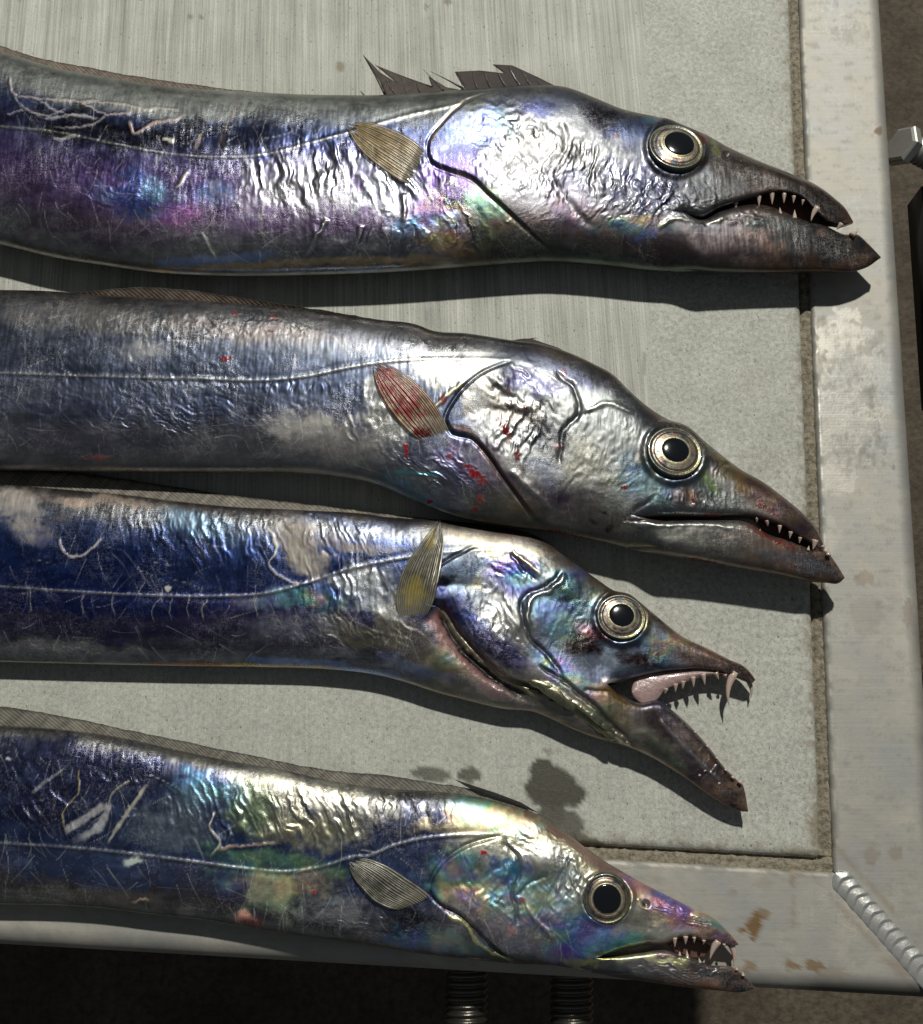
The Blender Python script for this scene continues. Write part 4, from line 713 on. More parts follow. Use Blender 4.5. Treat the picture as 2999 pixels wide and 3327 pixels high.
# ---- fish 4: iridescent cheek
FISH.append(dict(seed=53, zc=54, speck=.8, film=.85, gain=1.4, label='bottom hairtail with rainbow iridescent cheek, lying over the lower aluminium rail',
    top=[(-3600, 2560), (-1500, 2400), (-400, 2360)]+k7((0, 132), (200, 142), (500, 182), (700, 227), (950, 277), (1100, 302), (1300, 347), (1500, 377))+k8((400, 88), (550, 107), (700, 150), (800, 187), (860, 230), (920, 266), (990, 320), (1060, 368), (1130, 408), (1200, 448), (1300, 498), (1400, 549), (1480, 588), (1530, 634), (1577, 688)),
    bot=[(-3600, 2610), (-1500, 2840), (-400, 2920)]+k7((0, 835), (200, 838), (400, 850), (600, 875), (800, 897), (1000, 930), (1200, 962), (1400, 988))+k8((100, 690), (300, 722), (500, 745), (700, 765), (850, 772), (950, 790), (1100, 820), (1300, 850), (1500, 872), (1600, 876), (1642, 862)),
    corner=k8((1000, 738))[0],
    lip=k8((1060, 722), (1120, 712), (1200, 694), (1300, 684), (1345, 664), (1390, 660), (1440, 675), (1500, 688), (1560, 696), (1577, 691)),
    jawtop=k8((1060, 738), (1120, 733), (1200, 722), (1300, 714), (1330, 725), (1400, 745), (1460, 770), (1560, 783), (1600, 814), (1642, 860)),
    mid=[(-3600, 2595), (-1500, 2730), (0, 2820), (1100, 2960), (1600, 3060)],
    thick=[(-3600, .15), (-1500, .8), (0, 1), (1100, 1), (1500, 1.1), (1800, 1.05), (2000, .88), (2200, .6), (2330, .4), (2400, .15)],
    jawthick=[(1900, .85), (2150, .7), (2300, .5), (2455, .16)],
    eye=(1971, 2920, 75, 40, 0, 0), headx=(1470, 2800, -.2),
    stops=[(0, C(130, 128, 120)), (.1, C(76, 78, 96)), (.25, C(60, 70, 112)), (.45, C(72, 88, 132)), (.6, C(64, 84, 132)), (.75, C(96, 98, 128)), (.9, C(104, 100, 104)), (1, C(150, 150, 146))],
    hstops=[(0, C(150, 140, 110)), (.15, C(180, 176, 150)), (.3, C(205, 205, 190)), (.5, C(170, 180, 170)), (.75, C(150, 140, 150)), (.9, C(110, 110, 112)), (1, C(110, 110, 110))],
    line=[(-600, 2720), (0, 2739)]+k7((200, 605), (400, 622), (600, 645), (800, 672), (1000, 698), (1120, 707), (1220, 697), (1320, 672), (1400, 645))+k8((100, 345), (200, 305), (330, 272), (450, 260), (600, 258), (720, 270)),
    scr=(0, 1850, 240), rays=13,
    fin=(k8((390, 528), (340, 480), (270, 430), (180, 375), (100, 350), (35, 362)), k8((262, 556), (200, 548), (140, 520), (95, 475), (55, 420), (35, 362))),
    fincol=(C(176, 172, 154), C(30, 28, 25)), finpatch=[(1210, 2870, 60, 18, 30, C(40, 36, 32))],
    dorsal=[([(-3000, 2505), (-1500, 2410), (-400, 2366)]+k7((0, 134), (200, 145), (500, 184), (700, 229), (950, 280), (1100, 304), (1300, 349), (1500, 380))+k8((400, 91), (550, 110), (700, 153), (800, 190)), [(-3000, 2430), (-1500, 2330), (-400, 2286)]+k7((0, 42), (150, 60), (350, 100), (600, 155), (800, 195), (1000, 236), (1200, 281), (1400, 311), (1600, 326))+k8((400, 52), (550, 74), (700, 124), (800, 182)), 1.0, .9, C(92, 88, 80), C(142, 136, 124))],
    torn=[dict(c=C(30, 28, 28), pts=k8((455, 38), (540, 66), (620, 92), (720, 130), (790, 172), (690, 138), (560, 100)))],
    lining=[(k8((1300, 690), (1350, 668), (1400, 668), (1440, 680), (1470, 700), (1440, 740), (1400, 745), (1330, 722)), .45)],
    teeth=teeth(k8, [(1325, 668, 1326, 702, 15), (1368, 662, 1368, 692, 15), (1402, 664, 1402, 686, 11), (1440, 675, 1438, 692, 11), (1490, 686, 1463, 752, 24, .06, 1.15), (1543, 692, 1557, 778, 22, -.12, .8), (1520, 690, 1520, 703, 9), (1375, 742, 1373, 712, 12), (1425, 760, 1420, 742, 10), (1345, 732, 1345, 716, 10), (1570, 790, 1566, 778, 10), (1595, 812, 1592, 796, 10)]),
    blood=[(1574, 2772, 12, 9, 0, 1), (1020, 2900, 6, 6, 0, 1), (1697, 2922, 8, 6, 0, .8), (1660, 3020, 26, 14, 60, .4)],
    ops=[('b', 300, 2480, 330, 90, 8, C(42, 50, 92), .8, .22), ('b', 150, 2620, 240, 110, 0, C(46, 48, 86), .8, .25), ('b', 680, 2560, 120, 60, 15, C(70, 110, 160), .7), ('b', 560, 2690, 170, 90, 0, C(140, 152, 164), .6), ('b', 650, 2600, 130, 60, 0, C(130, 150, 168), .5),
         ('b', 950, 2560, 260, 70, 10, C(178, 172, 156), .7, .34), ('b', 830, 2620, 100, 110, 0, C(150, 170, 130), .7), ('b', 1000, 2700, 200, 70, 5, C(190, 185, 150), .7), ('b', 900, 2800, 260, 34, 8, C(110, 160, 120), .7), ('b', 1080, 2620, 260, 100, 8, C(170, 166, 150), .6), ('b', 880, 2900, 120, 90, 20, C(150, 170, 130), .7, .45, .6), ('b', 930, 2880, 60, 60, 0, C(205, 200, 140), .6), ('b', 760, 2870, 60, 70, 0, C(80, 90, 150), .7), ('b', 820, 2990, 70, 24, 8, C(170, 90, 90), .6),
         ('b', 300, 2830, 400, 70, 5, C(76, 96, 140), .7), ('b', 330, 2915, 420, 34, 4, C(112, 106, 100), .6, .42, .8), ('b', 1100, 2960, 200, 60, 10, C(150, 152, 152), .6, .42, .6), ('b', 1060, 2950, 70, 16, 5, C(60, 72, 92), .8), ('b', 1330, 2990, 100, 60, 10, C(36, 40, 48), .9, .25), ('b', 1400, 3070, 180, 30, 8, C(120, 150, 210), .5), ('b', 1450, 3040, 90, 40, 25, C(170, 190, 190), .5),
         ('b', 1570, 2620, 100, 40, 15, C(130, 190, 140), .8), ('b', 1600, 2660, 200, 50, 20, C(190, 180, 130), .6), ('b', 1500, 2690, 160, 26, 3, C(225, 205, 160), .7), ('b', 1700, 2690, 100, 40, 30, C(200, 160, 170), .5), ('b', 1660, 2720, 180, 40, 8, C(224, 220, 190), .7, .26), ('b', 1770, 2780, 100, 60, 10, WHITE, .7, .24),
         ('b', 1530, 2850, 100, 80, 20, C(176, 140, 76), .95, .3), ('b', 1510, 2790, 60, 40, 0, C(50, 150, 140), .8), ('b', 1470, 2870, 40, 110, -10, C(215, 215, 160), .5), ('b', 1650, 2830, 70, 50, 20, C(40, 130, 200), .95, .26), ('b', 1680, 2880, 34, 60, 20, C(60, 150, 200), .8), ('b', 1590, 2920, 130, 50, 40, C(80, 160, 140), .7), ('b', 1560, 2930, 90, 30, 40, C(60, 130, 170), .6), ('b', 1640, 2910, 80, 50, 30, C(140, 132, 130), .7),
         ('b', 1720, 2890, 44, 40, -40, C(80, 140, 230), .9), ('b', 1760, 2870, 90, 70, 0, C(190, 196, 150), .6), ('b', 1830, 2900, 60, 120, 0, C(176, 186, 186), .7), ('b', 1880, 3040, 90, 80, -15, C(64, 96, 215), .95, .28), ('b', 1850, 3085, 70, 36, -10, C(110, 70, 200), .8), ('b', 1930, 3050, 60, 40, -30, C(110, 190, 225), .8), ('b', 1990, 3060, 90, 34, -10, C(50, 130, 130), .85), ('b', 2060, 3060, 60, 30, -10, C(120, 200, 180), .6), ('b', 1910, 3030, 34, 24, 0, C(96, 40, 60), .7), ('b', 1860, 2980, 60, 40, 0, C(140, 190, 200), .6),
         ('b', 1650, 3000, 130, 60, 30, C(170, 160, 165), .6), ('b', 1720, 3080, 150, 40, 15, C(170, 165, 180), .6), ('b', 1880, 3120, 80, 20, 10, C(200, 200, 110), .7),
         ('b', 2090, 3000, 120, 50, 10, C(110, 106, 96), .8, .4, .6), ('b', 2180, 3030, 110, 26, 0, C(176, 176, 168), .6), ('b', 2200, 2950, 150, 44, 28, C(110, 66, 110), .9, .3), ('b', 2170, 2940, 90, 16, 28, C(200, 120, 60), .8), ('b', 2080, 2890, 30, 70, -10, C(190, 120, 80), .7), ('b', 2300, 3020, 110, 40, 35, C(70, 52, 110), .95, .28, .8), ('b', 2310, 2990, 80, 14, 35, C(60, 130, 150), .7), ('b', 2330, 3050, 80, 26, 20, C(66, 44, 54), .9, .3, .5), ('b', 2080, 2850, 120, 22, 32, C(84, 70, 66), .8),
         ('b', 1890, 2750, 160, 40, 38, C(150, 120, 110), .6), ('b', 1960, 2790, 110, 24, 35, C(110, 90, 84), .7),
         ('b', 2180, 3150, 260, 50, 7, C(92, 92, 94), .8, .4, .6), ('b', 2390, 3180, 90, 40, 25, C(44, 40, 42), 1, .32, .3), ('b', 2280, 3130, 90, 26, 20, C(56, 56, 60), .9, .3, .5), ('b', 2120, 3120, 140, 14, 0, C(206, 206, 150), .6),
         ('w', 1000, 2650, 330, 120, 0, 72, 22, 5.5), ('w', 700, 2650, 240, 130, 0, 70, 22, 4), ('w', 200, 2600, 320, 160, 0, 60, 30, 4), ('w', 1300, 2620, 260, 70, 0, 80, 20, 3.5), ('w', 1250, 3010, 280, 70, 0, 12, 12, 3), ('w', 1620, 2880, 150, 130, 0, 125, 26, 3), ('w', 1840, 2860, 80, 140, 0, 60, 20, 4), ('w', 2100, 2990, 110, 60, 0, 70, 20, 3), ('w', 2230, 2960, 150, 60, 0, 30, 14, 4), ('w', 2250, 3150, 220, 60, 0, 12, 14, 4), ('w', 1950, 2760, 180, 50, 0, 35, 12, 3),
         ('d', 1760, 2800, 110, 80, 8), ('d', 1960, 2920, 140, 120, 4),
         ('p', smoothpts([(1640, 2715), (1500, 2760), (1420, 2830), (1400, 2900), (1430, 2935), (1490, 2965), (1540, 3010), (1600, 3070), (1680, 3120), (1720, 3132)], 40), 16, 170),
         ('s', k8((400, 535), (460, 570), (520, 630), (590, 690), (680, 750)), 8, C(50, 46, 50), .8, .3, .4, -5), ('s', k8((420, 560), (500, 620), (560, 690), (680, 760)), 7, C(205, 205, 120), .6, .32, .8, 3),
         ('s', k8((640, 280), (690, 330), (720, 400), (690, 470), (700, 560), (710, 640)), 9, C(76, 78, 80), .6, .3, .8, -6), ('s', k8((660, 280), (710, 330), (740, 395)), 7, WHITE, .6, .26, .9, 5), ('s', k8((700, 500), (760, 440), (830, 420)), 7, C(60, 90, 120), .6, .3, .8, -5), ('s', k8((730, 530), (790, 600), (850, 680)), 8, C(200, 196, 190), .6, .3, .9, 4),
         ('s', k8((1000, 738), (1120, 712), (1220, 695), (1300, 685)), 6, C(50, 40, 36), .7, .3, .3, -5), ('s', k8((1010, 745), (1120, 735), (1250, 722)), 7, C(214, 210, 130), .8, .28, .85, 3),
         ('b', 2100, 2938, 13, 16, 0, C(30, 14, 14), 1.2, .3, 0), ('d', 2100, 2938, 16, 18, -10), ('s', k8((1185, 510), (1200, 545), (1225, 552)), 5, C(190, 170, 130), .8, .3, .5, 3),
         ('s', k7((250, 540), (420, 470), (400, 520), (300, 580)), 16, C(190, 188, 186), .6, .5, .3, 1), ('s', k7((420, 600), (480, 510), (560, 400), (590, 350)), 8, C(160, 156, 140), .8, .5, .3, 2), ('s', k7((130, 400), (190, 340), (260, 290)), 7, C(120, 118, 120), .7, .5, .3, 1), ('b', 28, 2472, 16, 12, 0, C(190, 195, 205), 1, .5, 0), ('b', 797, 2976, 34, 24, 0, C(190, 130, 115), 1.1, .5, 0), ('d', 797, 2976, 36, 26, 7), ('b', 440, 2800, 40, 16, -20, C(180, 190, 180), .9, .5, .2), ('b', 470, 2930, 30, 10, 0, C(170, 140, 120), .9, .5, .1),
         ('s', k7((310, 300), (300, 400), (250, 470), (260, 540)), 3.5, C(205, 190, 140), .7, .3, .7, 2), ('s', k7((520, 340), (440, 400), (420, 470)), 4, C(190, 180, 150), .7, .3, .7, 2), ('s', k7((850, 470), (830, 540), (870, 590), (830, 640)), 5, C(205, 200, 180), .8, .4, .5, 2.5), ('s', k7((850, 620), (980, 600), (1100, 600)), 6, C(220, 190, 150), .7, .35, .7, 3)]))

FISH[0]['ops'] += [('i', 500, 640, 300, 90, 5, .7, .54, .45, 70), ('i', 1440, 740, 170, 100, 20, .7, .75, 1.0, 50), ('i', 1600, 410, 160, 80, -10, .6, .47, .35, 60), ('i', 1600, 690, 70, 120, -40, .6, .12, .4, 40), ('i', 2060, 740, 190, 45, 0, .65, .25, .9, 40), ('i', 1850, 650, 90, 130, 0, .4, .6, .5, 50)]
FISH[1]['ops'] += [('i', 2080, 1560, 140, 120, 0, .55, .32, .6, 60), ('i', 1560, 1540, 160, 100, 40, .45, .6, .6, 60), ('i', 1660, 1660, 160, 45, 15, .6, .0, .4, 50), ('i', 1340, 1590, 150, 60, 25, .5, .35, .4, 50), ('i', 2350, 1500, 70, 90, 40, .5, .1, .5, 40), ('i', 1750, 1250, 130, 60, 10, .5, .5, .3, 50), ('i', 2550, 1640, 130, 60, 45, .35, .8, .4, 40)]
FISH[2]['ops'] += [('i', 1660, 1870, 110, 75, 10, .95, .45, .45, 50), ('i', 1830, 1960, 130, 150, 10, .65, .38, .6, 70), ('i', 1830, 2190, 160, 55, 35, .75, .3, .9, 50), ('i', 1000, 1950, 220, 50, 0, .55, .3, .7, 50), ('i', 1960, 2300, 190, 65, 35, .6, .97, .5, 60), ('i', 1500, 2000, 140, 60, 40, .5, .52, .3, 60), ('i', 2140, 2080, 110, 70, 30, .5, .1, .7, 36), ('i', 1480, 2150, 110, 90, 30, .5, .02, .5, 50)]
FISH[3]['ops'] += [('i', 1540, 2870, 180, 110, 20, .9, .08, .9, 80), ('i', 1690, 2870, 110, 90, 0, .85, .36, .5, 60), ('i', 1890, 3040, 160, 85, -10, 1.0, .38, .5, 60), ('i', 2200, 2960, 200, 65, 30, .7, .82, .7, 50), ('i', 1600, 2650, 190, 70, 15, .7, .1, .6, 60), ('i', 900, 2850, 240, 90, 10, .5, .1, .3, 60), ('i', 1780, 2960, 110, 130, 0, .5, .3, .8, 50), ('i', 1450, 3060, 200, 50, 10, .4, .25, .4, 60), ('i', 2080, 2870, 60, 90, 0, .6, .8, .5, 40), ('i', 700, 2570, 130, 70, 10, .5, .4, .3, 60)]
FISH[0]['ops'] += [('w', 1680, 470, 260, 190, 0, 28, 13, 2.3), ('w', 1900, 600, 280, 170, 0, 105, 13, 2.3), ('w', 1780, 560, 240, 180, 0, 150, 16, 2.0), ('w', 2150, 640, 260, 90, 0, 60, 13, 2.2)]
FISH[1]['ops'] += [('w', 1700, 1350, 240, 190, 0, 35, 12, 2.0), ('w', 1980, 1450, 240, 190, 0, 110, 11, 1.1), ('w', 1950, 1560, 240, 150, 0, 150, 14, 1.1)]
FISH[2]['ops'] += [('w', 1640, 1980, 240, 190, 0, 60, 12, 2.0), ('w', 1850, 2040, 160, 150, 0, 120, 12, 2.0)]
FISH[3]['ops'] += [('w', 1620, 2880, 240, 170, 0, 60, 12, 2.2), ('w', 1850, 2920, 160, 190, 0, 120, 12, 2.2), ('w', 1750, 2740, 200, 90, 0, 30, 12, 2.4)]
CTX = [build_fish(f) for f in FISH]
# pale jaw bone inside the gaping mouth
def maxilla(ctx):
    up = smoothpts(k6((1042, 760), (1060, 722), (1180, 692), (1300, 682), (1400, 690), (1485, 702)), 40)
    lo = smoothpts(k6((1048, 800), (1092, 830), (1140, 822), (1182, 772), (1270, 736), (1350, 712), (1420, 704), (1485, 708)), 40)
    t = np.linspace(0, 1, 14); G = up[:, None]*(1-t)[None, :, None]+lo[:, None]*t[None, :, None]
    z = (ctx['zc']*1.12+9*np.sin(np.pi*t)[None, :]+0*G[..., 0])*U
    V = at(G[..., 0], G[..., 1], z)-ctx['off']
    o = mesh_obj('upper_jaw_bone', V.reshape(-1, 3), gridfaces(40, 14), M_GUM, ctx['root'])
    md = o.modifiers.new('thickness', 'SOLIDIFY'); md.thickness = .002; md.offset = -1
    o['label'] = 'pale pink jaw bone carrying the upper teeth'
maxilla(CTX[2])
# overlapping shell-like gill membrane rays under the third fish's jaw
def gill_rays(ctx):
    for i, (cx, cy, L, Wd, a) in enumerate([(668, 752, 62, 20, 24), (712, 782, 62, 22, 28), (758, 812, 60, 23, 30), (802, 846, 58, 22, 32), (842, 880, 56, 21, 34), (884, 912, 54, 19, 34), (930, 944, 54, 17, 34)]):
        (px0, py0), = k6((cx, cy)); L /= 1.3; Wd /= 1.3
        s_, t_ = np.meshgrid(np.linspace(-1, 1, 25), np.linspace(-1, 1, 11), indexing='ij')
        hw = Wd*np.sqrt(np.clip(1-np.abs(s_)**2.6, 0, 1))*(1+.12*np.sin(3*s_+i))
        lx, ly = s_*L, t_*hw+6*(s_**2)
        x, y = lx*math.cos(math.radians(a))-ly*math.sin(math.radians(a))+px0, lx*math.sin(math.radians(a))+ly*math.cos(math.radians(a))+py0
        zb = float(np.max(ctx['surf_z']([px0, px0+8], [py0, py0+6])))
        z = zb+(1+6.5*(1-t_**2)*np.sqrt(np.clip(1-s_**2, 0, 1))-4*t_-3*np.abs(s_)**3)*U
        V = at(x, y, z)-ctx['off']; nz = fbm(x/12, y/12, 60+i, 3)[..., None]
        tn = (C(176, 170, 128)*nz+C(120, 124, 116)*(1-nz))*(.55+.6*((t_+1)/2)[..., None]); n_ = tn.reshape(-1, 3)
        mesh_obj('gill_ray', V.reshape(-1, 3), gridfaces(25, 11)[:, ::-1], M_SKIN, ctx['root'], True, {'tint': n_, 'surf': np.tile([.30, .85, 0], (len(n_), 1))})
gill_rays(CTX[2])

# ------------------------------------------------------------------ table: slab in a welded aluminium frame
EX = at(2999, 3244, -.003)-at(0, 3071, -.003); EX[2] = 0; EX /= np.linalg.norm(EX); EY = np.array([-EX[1], EX[0], 0])
K = at(2711, 2834, 0.0)
def tl(u, v, z): u = np.asarray(u, float); return K+np.multiply.outer(u, EX)+np.multiply.outer(np.asarray(v, float), EY)+np.multiply.outer(np.asarray(z, float), [0, 0, 1])
table = empty('work_table', tuple(K)); tag(table, 'concrete topped table with a welded aluminium frame under the four fish', 'table')
KO = np.array(table.location)
def slab_material():
    t = NT('concrete'); b = t.b; co = t.coords(); mk = t.attr('mask'); sep = t.node('ShaderNodeSeparateColor'); t.link(mk.outputs['Color'], sep.inputs[0])
    rotm = t.mapping(co, (1, 1, 1), math.radians(-2))
    strip = t.noise(t.mapping(rotm, (900, 11, 1)), 1, 4, .65); broad = t.noise(t.mapping(rotm, (150, 5, 1)), 1, 3, .6)
    grain = t.noise(co, 1500, 3, .6); blot = t.noise(co, 38, 5, .62); pit = t.noise(t.mapping(rotm, (850, 420, 1)), 1, 2, .5); cell = t.noise(co, 420, 4, .7, dist=.6)
    base = t.ramp(blot, [(.3, tuple(C(176, 176, 166))), (.7, tuple(C(193, 193, 183)))])
    br = t.mix(sep.outputs[0], (.5, .5, .5), t.ramp(t.math('ADD', t.math('MULTIPLY', strip, .65), t.math('MULTIPLY', broad, .35)), [(.34, .24), (.5, .51), (.64, .74)]))
    c = t.mix(.75, base, br, 'OVERLAY')
    mot = t.mix(t.math('SUBTRACT', 1.0, sep.outputs[0]), (.5, .5, .5), t.ramp(cell, [(.34, .30), (.5, .5), (.66, .68)]))
    c = t.mix(.7, c, mot, 'OVERLAY')
    c = t.mix(t.math('MULTIPLY', t.ramp(pit, [(.27, 1.0), (.34, 0.0)]), .75), c, tuple(C(66, 62, 54)))
    c = t.mix(t.math('MULTIPLY', t.ramp(grain, [(.36, .5), (.5, 0.0)]), .6), c, tuple(C(96, 92, 82)))
    c = t.mix(sep.outputs[1], c, tuple(C(66, 63, 52)))                     # damp patches
    c = t.mix(sep.outputs[2], c, tuple(C(120, 100, 66)))                   # rust and sludge stains
    t.link(c, b.inputs['Base Color'])
    t.link(t.math('SUBTRACT', .68, t.math('MULTIPLY', sep.outputs[1], .42)), b.inputs['Roughness'])
    h = t.math('ADD', t.math('MULTIPLY', t.mix(sep.outputs[0], (.5, .5, .5), strip), .7), t.math('MULTIPLY', grain, .4))
    n = t.bump(h, .45, .0008); n = t.bump(pit, .3, .0006, n); t.link(n, b.inputs['Normal'])
    return t.m
def metal_material(name, tint, rough, rust=True):
    t = NT(name); b = t.b; co = t.coords(); mk = t.attr('mask'); sep = t.node('ShaderNodeSeparateColor'); t.link(mk.outputs['Color'], sep.inputs[0])
    smear = t.noise(co, 30, 6, .65, dist=.35); fine = t.noise(co, 700, 3, .6); brush = t.noise(t.mapping(co, (12, 900, 1)), 1, 3, .6); dirt = t.noise(co, 110, 5, .7)
    c = t.ramp(smear, [(.30, tuple(C(160, 161, 160))), (.5, tuple(tint)), (.70, tuple(C(192, 186, 174)))])
    g1 = t.noise(t.mapping(co, (60, 620, 1), .75), 1, 3, .55, dist=.3); g2 = t.noise(t.mapping(co, (520, 50, 1), .35), 1, 3, .55, dist=.3)
    gl = t.math('MULTIPLY', t.math('MAXIMUM', t.ramp(t.math('ABSOLUTE', t.math('SUBTRACT', g1, .5)), [(0, 1.0), (.014, 0.0)]), t.ramp(t.math('ABSOLUTE', t.math('SUBTRACT', g2, .5)), [(0, 1.0), (.012, 0.0)])), t.ramp(t.noise(co, 24, 3), [(.50, 0.0), (.66, 1.0)]))
    c = t.mix(t.math('MULTIPLY', gl, .5), c, tuple(C(232, 228, 216)))
    c = t.mix(t.ramp(dirt, [(.54, 0.0), (.82, .32)]), c, tuple(C(120, 114, 102)))
    c = t.mix(t.math('MULTIPLY', t.ramp(brush, [(.35, .0), (.7, 1.0)]), .22), c, tuple(C(196, 192, 182)))
    c = t.mix(sep.outputs[0], c, tuple(C(112, 82, 38))); c = t.mix(sep.outputs[1], c, tuple(C(66, 62, 54)))
    t.link(c, b.inputs['Base Color'])
    t.link(t.math('SUBTRACT', .55, t.math('MULTIPLY', t.math('ADD', sep.outputs[0], sep.outputs[1], True), .8), True), b.inputs['Metallic'])
    t.link(t.math('SUBTRACT', t.math('ADD', rough-.12, t.math('MULTIPLY', smear, .26)), t.math('MULTIPLY', sep.outputs[2], .28)), b.inputs['Roughness'])
    n = t.bump(brush, .08, .0004); n = t.bump(fine, .10, .0003, n); n = t.bump(dirt, .10, .0008, n); t.link(n, b.inputs['Normal'])
    return t.m
M_SLAB = slab_material(); M_ALU = metal_material('aluminium', C(172, 169, 161), .64)
M_WELD = simple('weld_metal', C(214, 213, 208), .28, .62, 0, (500, .15, .0005), .2)
M_STEEL = simple('plated_steel', C(200, 198, 190), .38, .65, 0, (600, .2, .0004), .3)
M_STUD = simple('oily_thread', C(120, 116, 108), .32, .9, 0, (600, .3, .0006), .7)
GAPR, GAPB = -.0058, .0062
# slab: top sheet with rounded rim
us = np.r_[np.linspace(-1.1, -.5, 14)[:-1], np.linspace(-.5, GAPR-.004, 300)]; vsb = np.r_[np.linspace(GAPB+.004, .52, 300), np.linspace(.52, .95, 12)[1:]]
rim = np.linspace(0, math.pi/2, 5)[1:]
us = np.r_[us, GAPR-.004+.004*np.sin(rim), GAPR]; vsb = np.r_[GAPB, (GAPB+.004-.004*np.sin(rim))[::-1], vsb]
uu, vv = np.meshgrid(us, vsb, indexing='ij')
def drop(d, r=.004): d = np.clip(d, 0, r); return -r*(1-np.sqrt(np.clip(1-(d/r)**2, 0, 1)))*.8
zz = drop(uu-(GAPR-.004))+drop((GAPB+.004)-vv)
zz[-1, :] = -.03; zz[:, 0] = -.03
SV = tl(uu, vv, zz); spx, spy = proj(SV)
def pm(px, py, lst, wob=.5, seed=3, sc=26):
    m = np.zeros(px.shape)
    for cx, cy, rx, ry, ang, s in lst:
        ux, uy = rot(px-cx, py-cy, ang); d = np.hypot(ux/rx, uy/ry)+wob*(fbm(px/sc, py/sc, seed)-.5)*2
        m = np.maximum(m, s*(1-sstep(.82, 1.02, d)))
    return m
brushed = 1-sstep(-14, 14, spx-(2098-(spy-400)*-.02+6*(fbm(spy/40, spy*0, 2)-.5)))
brushed *= 1-.75*sstep(1500, 2000, spy)
damp = 1.15*pm(spx, spy, [(1790, 2560, 90, 75, 0, .8), (1760, 2500, 44, 40, 0, .8), (1830, 2575, 80, 44, 10, .8), (1790, 2650, 46, 70, 20, .75), (1525, 2518, 48, 26, 0, .7), (1400, 2515, 80, 22, 5, .65), (1840, 2690, 60, 60, 0, .7), (1900, 2740, 110, 30, 20, .6), (1395, 1030, 12, 60, 4, .35), (2092, 1180, 9, 40, 0, .5), (640, 140, 22, 4, 5, .7), (1780, 2440, 16, 12, 0, .4)], .20, 3, 34)
stain = pm(spx, spy, [(1105, 215, 15, 20, -30, .6), (616, 53, 10, 10, 0, .6), (655, 58, 8, 9, 0, .6), (1458, 8, 18, 10, 0, .6), (1384, 20, 10, 10, 0, .5), (2660, 2690, 36, 70, 0, .55), (2600, 2770, 60, 16, 3, .5), (2480, 1500, 90, 50, 10, .10), (2450, 1250, 60, 40, 0, .10)], .5, 6, 14)
edge_d = np.maximum(sstep(-.012, 0, uu-GAPR), sstep(-.010, 0, GAPB-vv))
stain = np.maximum(stain, edge_d*.5*sstep(.42, .7, fbm(spx/22, spy/22, 77)))
mesh_obj('slab', SV.reshape(-1, 3)-KO, gridfaces(len(us), len(vsb))[:, ::-1], M_SLAB, table, True, {'mask': np.stack([brushed, damp, stain], -1).reshape(-1, 3)})
# grout strip in the gap (rough, crumbly)
def grout(p0, p1, w, n, zb, mat, sl):
    L = np.linspace(0, 1, n); s = np.linspace(-.5, .5, 9); p0 = np.array(p0); p1 = np.array(p1); d = p1-p0; ln = np.linalg.norm(d); nrm = np.array([-d[1], d[0]])/ln
    a, b_ = np.meshgrid(L, s, indexing='ij'); q = p0+a[..., None]*d+b_[..., None]*w*nrm
    x = q[..., 0]*1000; y = q[..., 1]*1000
    z = zb+.0011*(fbm(x/2.6, y/2.6, 5)-.5)*2+.0008*sstep(.66, .8, vnoise(x/1.9, y/1.9, 8))-.0024*np.exp(-((b_-sl*.30)/.12)**2)
    return mesh_obj('grout_strip', tl(q[..., 0], q[..., 1], z).reshape(-1, 3)-KO, gridfaces(n, 9)[:, ::-1], mat, table)
def grout_material():
    t = NT('grout'); co = t.coords(); n = t.noise(co, 420, 5, .7)
    t.link(t.ramp(n, [(.28, tuple(C(70, 64, 54))), (.45, tuple(C(122, 114, 98))), (.6, tuple(C(150, 142, 124))), (.72, tuple(C(168, 142, 100)))]), t.b.inputs['Base Color']); t.b.inputs['Roughness'].default_value = .85
    t.link(t.bump(t.noise(co, 900, 3), .6, .001), t.b.inputs['Normal']); return t.m
M_GROUT = grout_material()
grout((GAPR/2-.0002, -.004), (GAPR/2-.0002, .9), .0085, 700, -.0030, M_GROUT, 1)
grout((-1.1, GAPB/2), (.0002, GAPB/2), .0085, 800, -.0022, M_GROUT, 1)
